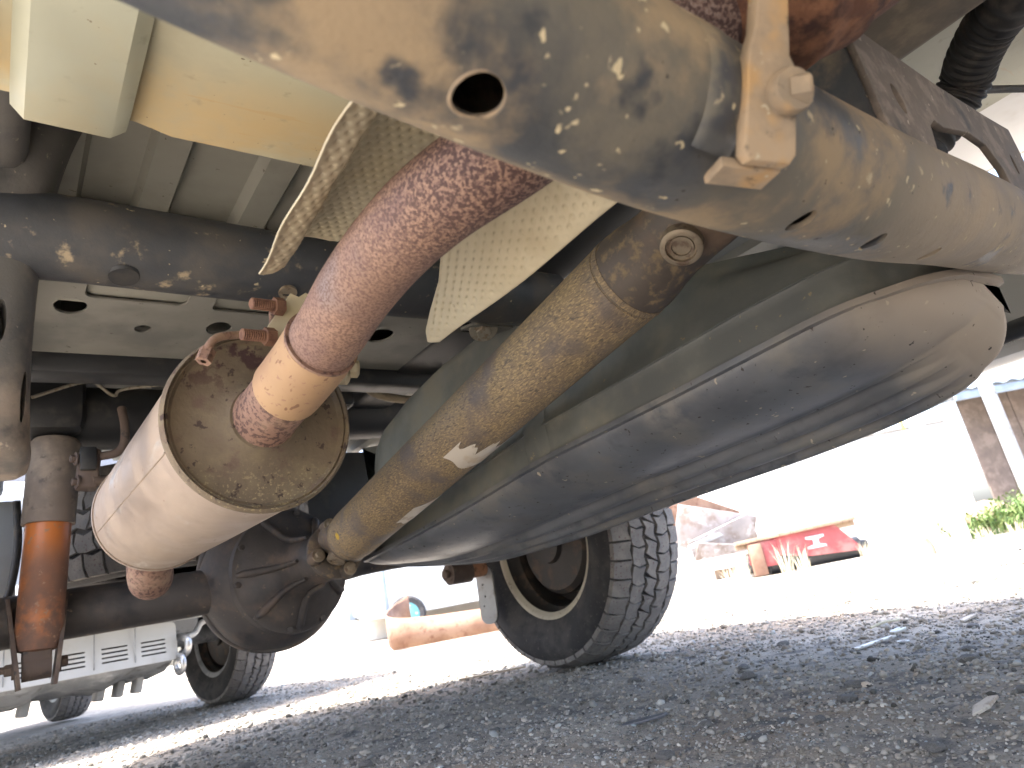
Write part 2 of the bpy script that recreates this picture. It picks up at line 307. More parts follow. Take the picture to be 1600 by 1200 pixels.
def vnoise(x, y, s=0):
    """smooth value noise, vectorised"""
    xi, yi = np.floor(x).astype(np.int64), np.floor(y).astype(np.int64); fx, fy = x-xi, y-yi
    h = lambda a, b: (np.sin((a*127.1+b*311.7+s*74.7) % 6283.0)*43758.5453) % 1.0
    fx, fy = fx*fx*(3-2*fx), fy*fy*(3-2*fy)
    return (h(xi, yi)*(1-fx)+h(xi+1, yi)*fx)*(1-fy)+(h(xi, yi+1)*(1-fx)+h(xi+1, yi+1)*fx)*fy

# ------------------------------------------------------------------ ground
def gh(x, y):
    x, y = np.asarray(x, float), np.asarray(y, float)
    d = np.hypot(x-1.2, y-1.2); far = np.clip((d-2.2)/4, 0, 1)
    h = (vnoise(x*7, y*7, 1)-.5)*.010 + (vnoise(x*22, y*22, 2)-.5)*.006 + (vnoise(x*55, y*55, 4)-.5)*.0035
    h += far*(vnoise(x*1.3, y*1.3, 3)-.5)*.05
    return h-.004
def axis_coords(lo, hi, step, far):
    a = list(np.arange(lo, hi, step)); s = step; b = [hi]
    while b[-1] < far: s *= 1.18; b.append(b[-1]+s)
    s = step; c = [lo-step]
    while c[-1] > -far: s *= 1.18; c.append(c[-1]-s)
    return np.array(c[::-1]+a+b)
gx, gy = axis_coords(-.4, 3.6, .016, 420), axis_coords(-.2, 4.2, .016, 420)
GX, GY = np.meshgrid(gx, gy, indexing='ij'); GZ = gh(GX, GY)
nx, ny = GX.shape
idx = np.arange(nx*ny).reshape(nx, ny)
quads = np.stack([idx[:-1, :-1], idx[1:, :-1], idx[1:, 1:], idx[:-1, 1:]], -1).reshape(-1, 4)
def bulk(name, V, Fq, m, smooth=True):
    me = bpy.data.meshes.new(name); k = Fq.shape[1]
    me.vertices.add(len(V)); me.vertices.foreach_set('co', np.ascontiguousarray(V, dtype=np.float32).ravel())
    me.loops.add(Fq.size); me.loops.foreach_set('vertex_index', Fq.ravel().astype(np.int32))
    me.polygons.add(len(Fq)); me.polygons.foreach_set('loop_start', np.arange(0, Fq.size, k, dtype=np.int32))
    me.update(calc_edges=True); me.validate()
    return link(name, me, m, None, smooth, autosmooth=0)
g = bulk('ground', np.stack([GX, GY, GZ], -1).reshape(-1, 3), quads, 'ground'); g['kind'] = 'structure'

# gravel: nobody could count it
bm = bmesh.new(); bmesh.ops.create_icosphere(bm, subdivisions=1, radius=1)
tv = np.array([v.co[:] for v in bm.verts]); tf = np.array([[v.index for v in f.verts] for f in bm.faces]); bm.free()
NS = 92000
dep = .42*(5.2/.42)**(rng.random(NS)**.80); ang = R(39)+(rng.random(NS)-.5)*R(104)
px, py = dep*np.sin(ang), dep*np.cos(ang)
keep = vnoise(px*2.1, py*2.1, 9)+.55*rng.random(NS) > .34; px, py, dep = px[keep], py[keep], dep[keep]; NS = len(px)
size = np.exp(rng.normal(0, .48, NS))*.0017*np.clip(dep/1.0, .75, 3.0)**.75; size = np.clip(size, .0011, .012)
q = rng.normal(size=(NS, 4)); q /= np.linalg.norm(q, axis=1)[:, None]
a_, b_, c_, d_ = q.T
RM = np.stack([np.stack([1-2*(c_*c_+d_*d_), 2*(b_*c_-a_*d_), 2*(b_*d_+a_*c_)], -1), np.stack([2*(b_*c_+a_*d_), 1-2*(b_*b_+d_*d_), 2*(c_*d_-a_*b_)], -1), np.stack([2*(b_*d_-a_*c_), 2*(c_*d_+a_*b_), 1-2*(b_*b_+c_*c_)], -1)], 1)
scl = np.stack([1+.5*rng.random(NS), .7+.4*rng.random(NS), .45+.35*rng.random(NS)], -1)
sv = tv[None]*(1+(rng.random((NS, len(tv), 1))-.5)*.5)*scl[:, None, :]
sv = np.einsum('nij,nkj->nki', RM, sv)*size[:, None, None]
sv[..., 2] *= .75
sv += np.stack([px, py, gh(px, py)+size*.25], -1)[:, None, :]
gf = (tf[None]+np.arange(NS)[:, None, None]*len(tv)).reshape(-1, 3)
go = bulk('gravel', sv.reshape(-1, 3), gf, 'gravel', smooth=False)
tone = np.clip(rng.normal(.30, .11, NS), .07, .55); warm = rng.normal(1.0, .05, NS)
cc = np.stack([tone*(1.07*warm), tone, tone*(.89/warm), np.ones(NS)], -1)
at_ = go.data.color_attributes.new('stone_colour', 'FLOAT_COLOR', 'POINT')
at_.data.foreach_set('color', np.repeat(cc, len(tv), axis=0).astype(np.float32).ravel())
go['kind'] = 'stuff'; tag(go, 'loose grey gravel covering the ground under the truck', 'gravel')
# ------------------------------------------------------------------ the truck seen from underneath
truck = thing('pickup_truck', 'dusty lifted pickup truck seen from underneath, with rusty exhaust, drive shaft and fuel tank', 'truck', (.62, 0, 0))
ROOTS.add(truck.name)

# body shell (unseen cab and bed, built for the shadow they cast) and floor -----------------------------------------------------------
box('cab', (.62, -1.9, 1.28), (2.16, 3.2, .98), 'bodypaint', truck, bevel=.08, segs=3, label='white cab above the floor pan')
box('bed', (.62, 1.13, 1.06), (2.16, 2.66, .30), 'bodypaint', truck, bevel=.03, label='white load bed above the grey ribbed floor')
box('sill', (1.655, -.45, .635), (.09, 3.4, .26), 'bodypaint', truck, bevel=.03, label='painted side sill beyond the tank')
box('sill', (-.415, -.95, .66), (.09, 2.4, .24), 'bodypaint', truck, bevel=.03, label='painted side sill')
# front floor pan with a folded rear edge
prof = [(-.30, .750), (.098, .750), (.13, .742), (.30, .746), (.36, .742), (.50, .742), (.56, .765), (.66, .80), (1.0, .90), (1.70, .92)]
rows = []
for y in np.linspace(-.9, .60, 24):
    rows.append([(x, y, z - .012*math.exp(-((y-.47)/.035)**2)) for x, z in prof])
rows.append([(x, .626, z+.001) for x, z in prof]); rows.append([(x, .632, z+.01) for x, z in prof]); rows.append([(x, .632, z+.13) for x, z in prof])
sweepgrid('floor_pan', rows, 'pan', truck, thick=.003, label='cream painted floor pan with tan dust stains')
# longitudinal box channel under the pan
chp = [(-.004, .790), (-.002, .735), (.008, .722), (.075, .722), (.088, .733), (.092, .790)]
rows = [[(x, y, z) for x, z in chp] for y in np.linspace(-.9, .60, 12)]
rows += [[(x, .628, z+.004) for x, z in chp], [(x, .637, z+.03) for x, z in chp], [(x, .638, .792) for x, z in chp]]
sweepgrid('floor_channel', rows, 'channel', truck, thick=.003, label='pale greenish box channel running under the floor pan')
box('floor_channel', (-.085, .0, .755), (.10, 1.25, .07), 'channel', truck, bevel=.012, label='pale box channel beside the frame')
# ribbed bed floor
pr_ = []
edges = [(-.45, 0), (.028, 0), (.036, 1), (.074, 1), (.082, 0), (.146, 0), (.153, 1), (.192, 1), (.199, 0), (.285, 0), (.295, 1), (.335, 1), (.345, 0)]
x = .43
while x < 1.6: edges += [(x, 0), (x+.01, 1), (x+.045, 1), (x+.055, 0)]; x += .13
edges.append((1.69, 0))
rows = [[(x, y, .90-.016*h) for x, h in edges] for y in np.linspace(.60, 2.43, 20)]
sweepgrid('bed_floor', rows, 'bed', truck, thick=.002, label='grey ribbed sheet metal bed floor', autosmooth=20)
# cross sill with cut-outs
hs = [(-.2, 1.0), (1.0, 1.0), (1.0, 1.385), (-.2, 1.385)]
holes = [rrect(.10, 1.035, .25, 1.15, .015), rrect(.292, 1.035, .405, 1.155, .012),
         ell(.085, 1.188, .024, .030), ell(.323, 1.228, .022, .030), ell(.64, 1.2, .03, .035), ell(.20, 1.255, .014, .017)]
box('cutout_backing', (.255, 1.10, .8235), (.38, .17, .006), 'bed', truck, bevel=.002)  # plate added close behind the cut-outs so they do not go dark
plate('cross_sill', hs, holes, .003, (0, 0, .815), (1, 0, 0), (0, 1, 0), 'hat', truck, label='grey sheet cross sill with oval and square cut-outs')
box('cross_sill', (.39, 1.00, .845), (1.18, .01, .07), 'hat', truck, bevel=.002)

# frame ----------------------------------------------------------------------------
# bent tubular crossmember close to the lens
ax = cr([(-.42, .20, .62), (-.15, .190, .547), (.06, .185, .500), (.171, .183, .483), (.275, .183, .474), (.401, .185, .476), (.575, .190, .491), (.76, .199, .520), (1.0, .209, .552), (1.25, .215, .590), (1.63, .22, .640)], 10)
V, F = tubegeo(ax, .0505, 64, cap=False)
n0 = len(V); V2, F2 = tubegeo(ax, .0465, 64, cap=False); V += V2; F += [tuple(n0+i for i in f[::-1]) for f in F2]
nr = len(ax)
for e in (0, nr-1):
    for k in range(64):
        a, b = e*64+k, e*64+(k+1) % 64; F.append((a, n0+a, n0+b, b) if e else (b, n0+b, n0+a, a))
tubeo = mk('crossmember', V, F, 'tubepaint', truck, label='dark tubular crossmember caked with tan dust, close overhead')
cuts = []
def cutter(c, axis, rx, ry, spin=None, depth=.03):
    a = Vector(axis).normalized(); u = Vector(spin or a.orthogonal()); u = (u-a*u.dot(a)).normalized(); v = a.cross(u); V, F = [], []
    for s in (-depth, depth):
        for k in range(28):
            t = 2*math.pi*k/28; V.append(Vector(c)+a*s+u*rx*math.cos(t)+v*ry*math.sin(t))
    F = [(k, (k+1) % 28, 28+(k+1) % 28, 28+k) for k in range(28)]+[tuple(range(28))[::-1], tuple(range(28, 56))]
    bmx = bmesh.new(); bv = [bmx.verts.new(p) for p in V]; [bmx.faces.new([bv[i] for i in f]) for f in F]; bmesh.ops.recalc_face_normals(bmx, faces=bmx.faces)
    me = bpy.data.meshes.new('c'); bmx.to_mesh(me); bmx.free(); o = bpy.data.objects.new('c', me); col.objects.link(o); return o
camp = Vector((0, 0, CAM_H))
def surf(c, r, target):   # direction from the tube axis towards a target, square to the tube
    d = Vector(target)-Vector(c); d.x = 0; d.normalize(); return d
h1 = Vector((.158, .1835, .4845)); d1 = Vector((-.05, -.12, -1)).normalized()
cuts.append(cutter(h1+d1*.05, d1, .0125, .0118))
rim = []
for hx_, dv in ((.402, (0, -.13, -1)), (.512, (0, -.10, -1)), (.640, (0, -.05, -1))):
    zc = np.interp(hx_, [.401, .575, .76], [.475, .491, .520]); yc = np.interp(hx_, [.401, .575, .76], [.185, .190, .199])
    c = Vector((hx_, yc, zc)); d = Vector(dv).normalized(); cuts.append(cutter(c+d*.05, d, .0078, .0105, spin=(1, .3, 0)))
boolcut(tubeo, cuts)
# raised rim of the large hole
a, u, v = frame(d1); rp = [h1+d1*.0497+(u*math.cos(t)+v*math.sin(t))*.0122 + d1*(-.0016*(math.cos(t)*u.y+math.sin(t)*v.y)**2) for t in [2*math.pi*k/40 for k in range(41)]]
tube('hole_rim', rp, .0009, 'boltdust', tubeo, seg=8, cap=False, label='raised tan rim round the large round hole')

# strap with bolt hanging in front of the crossmember
uo = Vector((.2905, .146, .4195)); uu = Vector((.95, -.36, -.12)); vv = Vector((.10, -.36, .92))
ol = [(.000, .003), (.003, 0), (.024, .0), (.027, .004), (.0275, .030), (.0285, .040), (.027, .048), (.0235, .054), (.0225, .09), (.025, .19), (.009, .19), (.0085, .10), (.006, .066), (.002, .052), (.001, .03)]
strap = plate('strap', ol, [], .006, uo, uu, vv, 'boltdust', truck, label='tan dusty steel strap bolted across the crossmember', bevel=.0015)
un = uu.normalized().cross((vv-uu.normalized()*vv.dot(uu.normalized())).normalized()).normalized()
cb = uo+uu.normalized()*.0185+vv.normalized()*.034
if un.dot(camp-cb) < 0: un = -un
lathe('bush', [(0, 0), (0, .0115), (.007, .0115), (.009, .0105), (.0095, 0)], cb+un*.003, un, 'boltdust', strap, label='round dusty bush on the strap')
bolt('bolt', cb+un*.0075, un+Vector((1.1, -.2, .0)), .0082, 'boltdust', strap, washer=False, h=.010)
ol2 = [(-.003, -.003), (.029, -.003), (.029, .012), (-.003, .012)]
plate('strap_foot', ol2, [], .004, uo+Vector((0, .010, .003)), uu, (0, 1, .1), 'boltdust', strap, bevel=.001)
rows = []
for xx, rr_ in ((.268, .0495), (.270, .0515), (.274, .0525), (.292, .0525), (.296, .0515), (.298, .0495)):
    rows.append([(xx, .1835+math.cos(t)*rr_, .4713+math.sin(t)*rr_) for t in [R(112+i*6) for i in range(22)]])
sweepgrid('saddle', rows, 'tubepaint', strap, label='raised saddle band round the tube under the strap')

# drop bracket between tube and rail
O = [(.556, .520), (.553, .628), (.565, .640), (.632, .640), (.735, .640), (.875, .648), (.955, .655), (.960, .60), (.93, .555), (.86, .533), (.80, .527), (.70, .515), (.63, .508)]
H = [[(.650, .535), (.662, .568), (.680, .580), (.70, .578), (.776, .596), (.82, .594), (.845, .572), (.850, .545), (.80, .537), (.72, .528)], ell(.607, .578, .0085, .016, rot=.2), ell(.905, .592, .006, .014)]
db = plate('drop_bracket', O, H, .005, (0, .160, 0), (1, 0, 0), (0, 0, 1), 'bracketpaint', truck, label='dusty steel drop bracket plate with slots above the tube')
plate('side_plate', [(.163, .520), (.163, .632), (.24, .655), (.26, .60), (.24, .55)], [], .005, (.552, 0, 0), (0, 1, 0), (0, 0, 1), 'frame', db)
plate('back_plate', [(.55, .53), (.54, .63), (.96, .68), (.98, .58), (.80, .54)], [], .005, (0, .262, 0), (1, 0, 0), (0, 0, 1), 'black', db)
box('frame_rail', (.81, -.05, .83), (.165, .62, .11), 'beam', truck, bevel=.02, segs=3, label='brown dusty frame rail above the drop bracket')
box('frame_rail', (.83, 1.15, .86), (.13, 2.4, .10), 'black', truck, bevel=.02, segs=3, label='black frame rail above the fuel tank')
box('frame_rail', (-.055, 1.3, .83), (.14, 2.2, .13), 'rail', truck, bevel=.025, segs=3, label='grey dusty frame rail on the muffler side')
# leg dropping from the left rail
leg = cr([(-.030, .80, .90), (-.033, .82, .80), (-.038, .85, .70), (-.042, .88, .60), (-.045, .90, .52), (-.047, .91, .463)], 6)
rows = []
for i, p in enumerate(leg):
    t = i/(len(leg)-1); hw = .078-.010*math.sin(t*3.1)+.01*(1-t)**6*3; hd = .06; e = 1.0 if t < .93 else math.sqrt(max(0.02, 1-((t-.93)/.075)**2))
    rows.append([(p.x+hw*(e*.25+.75)*abs(math.cos(a))**.45*math.copysign(1, math.cos(a)), p.y+hd*e*abs(math.sin(a))**.45*math.copysign(1, math.sin(a)), p.z) for a in [2*math.pi*k/36 for k in range(36)]])
lego = sweepgrid('frame_outrigger', rows, 'rail', truck, closed=True, capends=True, label='grey dusty boxed frame outrigger with rounded lower end')
cuts = [cutter((-.005, .83, .61), (.1, -1, 0), .006, .022, spin=(1, 0, 0), depth=.02), cutter((.02, .845, .535), (.25, -1, 0), .003, .028, spin=(1, 0, 0), depth=.02)]
boolcut(lego, cuts)
# second round crossmember behind
tube('crossmember', cr([(-.14, .835, .715), (.03, .82, .719), (.2, .82, .719), (.45, .82, .719), (.80, .83, .735)], 6), .0495, 'frame', truck, seg=40, label='dark round crossmember behind the heat shield')
lathe('boss', [(0, 0), (0, .012), (.004, .012), (.004, .007), (.002, .007), (.002, 0)], (.30, .80, .6745), (0, -.3, -1), 'capmetal', truck, seg=24)
lathe('hole_shade_disc', [(0, .0), (0, .016), (-.004, .018), (-.006, .016)], (.11, .806, .6705), (0, -.2, -1), 'black', truck, seg=24)  # flat black disc on the tube, shade inside a hole put into its colour
box('crossmember', (.40, 1.43, .822), (1.05, .07, .088), 'black', truck, bevel=.012, label='black box crossmember above the muffler')
tube('crossmember', [(-.05, 1.74, .80), (.36, 1.74, .80), (.95, 1.74, .82)], .072, 'black', truck, seg=32, label='thick black crossmember by the shock absorber')
box('rear_crossmember', (1.03, 2.37, .735), (1.04, .07, .27), 'black', truck, bevel=.02, label='black rear crossmember of the bed')
box('bump_stop', (.10, 1.66, .885), (.085, .08, .07), 'rustdeep', truck, bevel=.02, label='dark red rusty bump stop')
box('shock_tower', (.075, 1.70, .82), (.15, .14, .16), 'black', truck, bevel=.03)
tube('brake_pipe', cr([(.05, 1.60, .80), (.15, 1.62, .845), (.20, 1.64, .822), (.23, 1.64, .84), (.42, 1.62, .86)], 8), .0035, 'bolt', truck, seg=8, label='thin steel brake pipe')

# exhaust ------------------------------------------------------------------------
pth = cr([(.40, .13, .60), (.36, .155, .568), (.30, .215, .532), (.258, .272, .508), (.238, .333, .504), (.232, .393, .503), (.231, .461, .498), (.233, .52, .490), (.234, .585, .482)], 10)
ex = tube('exhaust_pipe', pth, .0318, 'rustpipe', truck, seg=48, label='rusty brown exhaust pipe with dark speckled bend')
rr2 = cr([(.233, .548, .4865), (.233, .58, .482), (.229, .620, .474), (.2275, .634, .472)], 6)
V, F = [], []
tubegeo(rr2, [.0345]*3+[.0348]*(len(rr2)-4)+[.0342], 48, True, V, F); mk('sleeve', V, F, 'sleeve', ex, label='pale tan sleeve where the pipe slides over the inlet')
tube('weld_ring', [(.2332, .5465, .4868), (.2330, .5495, .4863)], .0350, 'stub', ex, seg=48)
# rusty flange ahead of the crossmember
lathe('flange', [(-.02, .03), (-.02, .07), (.0, .074), (.004, .074), (.004, .03)], (.40, .125, .60), (.55, -.75, .38), 'rustdeep', ex, seg=40, label='flaking orange rusty flange')
tube('catalyst', cr([(.345, .172, .560), (.385, .14, .59), (.44, .06, .625), (.50, -.12, .66)], 5), [.036, .046, .056, .064]+[.07]*12, 'rustdeep', ex, seg=40, label='flaking orange rust on the catalyst can')

muf = lathe('muffler', [(.008, .0945), (.02, .0952), (.30, .0962), (.555, .0955), (.562, .0965), (.570, .096), (.577, .091), (.585, .06), (.588, .0)], (.2215, .694, .461), (-.005, 1, .036), 'muffler', truck, seg=96, label='dusty cream cylindrical muffler')
lathe('end_plate', [(.012, .0945), (.006, .094), (.004, .091), (.010, .087), (.012, .075), (.008, .052), (.0, .040), (-.006, .0352), (-.006, .03)], (.2215, .694, .461), (-.005, 1, .036), 'endplate', muf, seg=96, label='brown pitted muffler end plate crusted with dirt')
tube('inlet_stub', cr([(.228, .630, .4725), (.2245, .675, .4655), (.2215, .712, .461)], 5), [.0322, .0322, .0322, .0322, .0322, .0324, .0328, .034, .0365, .041, .045], 'stub', muf, seg=48, label='speckled brown inlet pipe')
lathe('rolled_rim', [(.013, .0945), (.012, .0972), (.008, .0984), (.003, .0976), (.0, .095), (.002, .0935), (.01, .093)], (.2215, .694, .461), (-.005, 1, .036), 'endplate', muf, seg=96, closed=True, label='brown rolled rim round the muffler end')
lathe('rolled_rim', [(.556, .094), (.555, .0975), (.561, .0982), (.567, .0975), (.566, .094)], (.2215, .694, .461), (-.005, 1, .036), 'muffler', muf, seg=96, closed=True, label='crimped rim at the far end of the muffler')
sd = Vector((-.005, 1, .036)).normalized(); sb = Vector((.2215, .694, .461)); sa = R(198)
sv_ = Vector((math.cos(sa), .0, math.sin(sa)))
tube('seam', [sb+sd*.02+sv_*.0953, sb+sd*.3+sv_*.0962, sb+sd*.55+sv_*.0955], .0012, 'muffler', muf, seg=8)
tube('outlet_pipe', cr([(.212, 1.23, .450), (.212, 1.30, .425), (.216, 1.345, .395), (.224, 1.385, .385), (.236, 1.44, .41), (.24, 1.52, .52), (.24, 1.62, .60)], 6), .035, 'stub', muf, seg=40, label='rusty outlet pipe curving over the axle')
# hanger rod, studs and bracket at the inlet
tube('hanger_rod', cr([(.156, .655, .508), (.160, .650, .520), (.170, .652, .532), (.19, .66, .540), (.215, .665, .546), (.232, .675, .556), (.25, .72, .60)], 6), .0042, 'stub', muf, seg=12, label='rusty hanger rod above the end plate')
lathe('nut', [(-.007, .003), (-.007, .0078), (.007, .0078), (.007, .003)], (.158, .653, .512), (.4, .1, 1), 'stub', muf, seg=6)
fl = plate('flange_bracket', [(0, -.008), (.020, -.012), (.052, .034), (.054, .044), (.046, .05), (.038, .044), (.030, .048), (.004, .008)], [], .004, (.213, .640, .535), (.9, -.1, 0), (0, .1, 1), 'shield', ex, label='pale folded bracket with two rusty studs', bevel=.001)
for c in ((.226, .630, .562), (.215, .632, .528)):
    V, F = [], []; n_ = 26
    pp = [Vector(c)+Vector((-1, -.15, -.06)).normalized()*(t*.030/n_) for t in range(n_+1)]
    tubegeo(pp, [.0055+(.0007 if t % 2 else -.0005) for t in range(n_+1)], 14, True, V, F)
    lathegeo([(-.006, 0), (-.006, .0095), (.004, .0095), (.004, 0)], Vector(c), (1, .15, .06), 6, V, F)
    mk('stud', V, F, 'boltrust', fl, autosmooth=25, label='rusty threaded stud with nut')
lathe('isolator', [(-.012, 0), (-.012, .018), (.010, .018), (.012, .015), (.012, 0)], (.300, .668, .512), (.8, -.5, -.2), 'shield', ex, seg=28, label='pale round bush beside the pipe')
bolt('bolt', (.312, .660, .509), (.8, -.5, -.2), .010, 'shield', ex, washer=False, h=.008)

# dimpled heat shield
cs = [(.163, .524), (.170, .529), (.180, .5325), (.189, .5395), (.195, .5555), (.204, .5725), (.222, .584), (.248, .5905), (.275, .592), (.302, .588), (.326, .576), (.347, .556), (.366, .534), (.379, .517), (.384, .512)]
cs = cr([(x, 0, z) for x, z in cs], 9); arc = [0]
for i in range(1, len(cs)): arc.append(arc[-1]+(cs[i]-cs[i-1]).length)
ns = 190; tt = np.linspace(0, arc[-1], ns); X_ = np.interp(tt, arc, [p.x for p in cs]); Z_ = np.interp(tt, arc, [p.z for p in cs]); Sn = tt/arc[-1]
endY = np.interp(Sn, [0, .03, .07, .12, .17, .25, .40, .60, .70, .76, .82, .88, .93, .97, 1], [.503, .513, .513, .508, .505, .520, .540, .540, .515, .492, .520, .560, .590, .600, .585])
V, F = [], []; nt_ = 250
for j in range(nt_):
    tq = j/(nt_-1)
    for i in range(ns):
        y = .205 + (endY[i]-.205)*tq
        q_ = y-.10
        gxx, gyy = tt[i]/.0098, q_/.0085
        k = math.floor(gyy); ox = .5 if k % 2 else 0
        dx, dy = ((gxx+ox) % 1)-.5, (gyy % 1)-.5
        ef = min(1, Sn[i]/.02, (1-Sn[i])/.03, (1-tq)/.02+.0)
        dd = .0023*ef*math.exp(-(dx*dx*22+dy*dy*22))
        wob = .0015*math.sin(y*55+i*.05)*(1 if Sn[i] < .1 else 0)
        V.append((X_[i]+wob+.004*math.sin(y*14)*(1-Sn[i]), y, Z_[i]+dd+.002*math.sin(y*23+1)+.010*max(0, y-.42)*(Sn[i]-.3)))
for j in range(nt_-1):
    for i in range(ns-1):
        a = j*ns+i; F.append((a, a+1, a+1+ns, a+ns))
hs_ = mk('heat_shield', V, F, 'shield', truck, label='dimpled cream aluminium heat shield arched over the pipe', autosmooth=0)
md = hs_.modifiers.new('sheet', 'SOLIDIFY'); md.thickness = .0014; md.offset = 1

# drive shaft ---------------------------------------------------------------------
A = Vector((.5905, .478, .566)); B = Vector((.6070, 1.388, .4230)); sd = (B-A).normalized(); SL = (B-A).length
shp = [(-.01, .0), (-.01, .0545), (-.002, .0552), (-.001, .0535), (.001, .0535), (.002, .0545), (.02, .0545), (SL-.05, .0545), (SL-.03, .0545), (SL-.028, .053), (SL-.024, .053), (SL-.022, .0535), (SL-.004, .0525), (SL+.004, .046), (SL+.010, .03), (SL+.010, 0)]
shaft = lathe('drive_shaft', shp, A, sd, 'shaft', truck, seg=72, label='thick drive shaft with golden brown surface rust')
# near yoke
fn = Vector((-.58, .0, -.80)); fn = (fn-sd*fn.dot(sd)).normalized(); sn = sd.cross(fn)
rows = []
for h, rf, rs in [(-.0, .054, .054), (-.02, .054, .054), (-.034, .053, .0525), (-.05, .050, .049), (-.07, .046, .047), (-.10, .042, .047), (-.13, .038, .048), (-.15, .030, .044), (-.158, .015, .03)]:
    rows.append([A+sd*h+fn*(rf*math.cos(a)*(.80 if h < -.05 else 1))+sn*(rs*math.sin(a)) for a in [2*math.pi*k/48 for k in range(48)]])
yk = sweepgrid('yoke', rows, 'yoke', shaft, closed=True, capends=True, label='cast yoke at the forward end of the drive shaft')
bc = A-sd*.098+fn*.036
lathe('bearing_cap', [(-.01, 0), (-.01, .0225), (.006, .0225), (.0075, .0205), (.0075, .0165), (.004, .016), (.004, .0135), (.0055, .013), (.0055, .0105), (.0035, .010), (.0035, 0)], bc, fn, 'capmetal', shaft, seg=40, label='round bearing cap with clip in the yoke')
# torn label remains
def patch(name, h0, h1, a0, a1, jag, label):
    ref = sn; rows = []; n1, n2 = 26, 20
    for i in range(n1):
        t = i/(n1-1); row = []
        for j in range(n2):
            s = j/(n2-1); a = a0+(a1-a0)*s
            hh0 = h0+jag(s); hh1 = h1-.006*math.sin(s*9)
            row.append(A+sd*(hh0+(hh1-hh0)*t)+(fn*math.cos(a)+sn*math.sin(a))*(.0545+.0009))
        rows.append(row)
    return sweepgrid(name, rows, 'sticker', shaft, label=label)
vn = (camp-(A+B)/2).normalized(); va = math.atan2(vn.dot(sn), vn.dot(fn))
lowdir = Vector((.7, 0, -.7)); la = math.atan2(lowdir.dot(sn), lowdir.dot(fn))
sg = 1 if math.sin(la-va) > 0 else -1
jag1 = lambda s: .020*((s*6.0) % 1)*(.4+.6*math.sin(s*23)**2)+.03*(1-s)*(s < .55)+.012*math.sin(s*17)
patch('label_remnant', .335, .425, va+sg*R(8), va+sg*R(82), jag1, 'torn white label remnant with ragged edge')
patch('label_remnant', .555, .685, va+sg*R(45), va+sg*R(84), lambda s: .05*(1-s), 'thin pale label remnant near the diff end')
dp = A+sd*(SL-.06); dn = (fn*math.cos(va-sg*R(20))+sn*math.sin(va-sg*R(20)))
lathe('paint_dab', [(0, 0), (.0006, .0075), (.0012, .006), (.0015, 0)], dp+dn*.0542, dn, 'yellow', shaft, seg=16, label='small yellow paint dab')
# rear joint and flange
fl_c = B+sd*.098
rows = []
for h, rf, rs in [(.0, .050, .050), (.012, .047, .050), (.03, .034, .053), (.055, .028, .056), (.075, .024, .050), (.088, .014, .034)]:
    rows.append([B+sd*h+fn*(rf*math.cos(a))+sn*(rs*math.sin(a)) for a in [2*math.pi*k/36 for k in range(36)]])
sweepgrid('yoke', rows, 'yoke', shaft, closed=True, capends=True, label='cast yoke bolted to the differential')
lathe('companion_flange', [(-.012, .03), (-.012, .058), (-.009, .0625), (.005, .0625), (.008, .059), (.012, .036), (.08, .034)], fl_c, sd, 'yoke', shaft, seg=48, label='round companion flange')
for an in (38, 128, 218, 308):
    a = R(an); p = fl_c-sd*.012+(fn*math.cos(a)+sn*math.sin(a))*.053
    lathe('flange_lug', [(-.022, 0), (-.022, .0145), (.006, .0165), (.006, 0)], p, sd, 'yoke', shaft, seg=20)
    bolt('bolt', p-sd*.022, -sd, .0085, 'capmetal', shaft, washer=True, h=.008, label='dirty flange bolt')
cx = fl_c-sd*.042
for s_ in (1, -1):
    lathe('bearing_cap', [(-.005, 0), (-.005, .020), (.012, .020), (.014, .017), (.014, .011), (.011, .0105), (.010, 0)], cx+(fn*math.cos(R(-7))+sn*math.sin(R(-7)))*.026*s_, (fn*math.cos(R(-7))+sn*math.sin(R(-7)))*s_, 'capmetal', shaft, seg=28)

# rear axle and differential ---------------------------------------------------------
axl = tube('axle', cr([(-.42, 1.79, .375), (0, 1.79, .377), (.35, 1.79, .383), (.55, 1.79, .39), (.72, 1.79, .405), (.95, 1.79, .418), (1.34, 1.79, .405)], 5), [.052]*12+[.056, .075, .10, .11, .11, .10, .075, .055, .046, .044]+[.042]*9, 'axle', truck, seg=40, label='dirty black rear axle')
V, F = [], []
rows = []
for i in range(25):
    th = math.pi*i/24
    for_ = []
    for k in range(48):
        ph = 2*math.pi*k/48; r = .176*(1+.012*math.cos(ph*6)*math.sin(th))
        for_.append((.568+r*math.sin(th)*math.cos(ph)*(1.02), 1.80+.155*math.cos(th)*(1 if th > math.pi/2 else 1.0), .400+r*math.sin(th)*math.sin(ph)))
    rows.append(for_)
diff = sweepgrid('differential', rows, 'axle', axl, closed=True, label='bulbous dirty differential housing', autosmooth=60)
pn = Vector(fl_c)+sd*.02; dc = Vector((.572, 1.80, .398)); pa = (dc-pn).normalized()
PR = [(0, .050), (.05, .055), (.09, .058), (.12, .064), (.145, .078), (.165, .104), (.18, .126), (.19, .134), (.195, .147), (.21, .149), (.225, .149)]
snout = lathe('pinion_snout', PR, pn, pa, 'axle', axl, seg=56, label='dirty pinion snout bolted to the axle housing')
a_, u_, v_ = frame(pa)
if u_.z < 0: u_, v_ = -u_, -v_
for an in range(0, 360, 36):
    e = u_*math.cos(R(an))+v_*math.sin(R(an)); bolt('bolt', pn+pa*.194+e*.139, -pa, .0075, 'axle', snout, washer=False)
for an in (15, 75, 135, 180, 225, 285, 345):
    e = u_*math.cos(R(an))+v_*math.sin(R(an))
    tube('rib', [pn+pa*h+e*(r+.004) for h, r in PR[1:8]], [.004, .006, .007, .008, .009, .009, .006], 'axle', snout, seg=10)
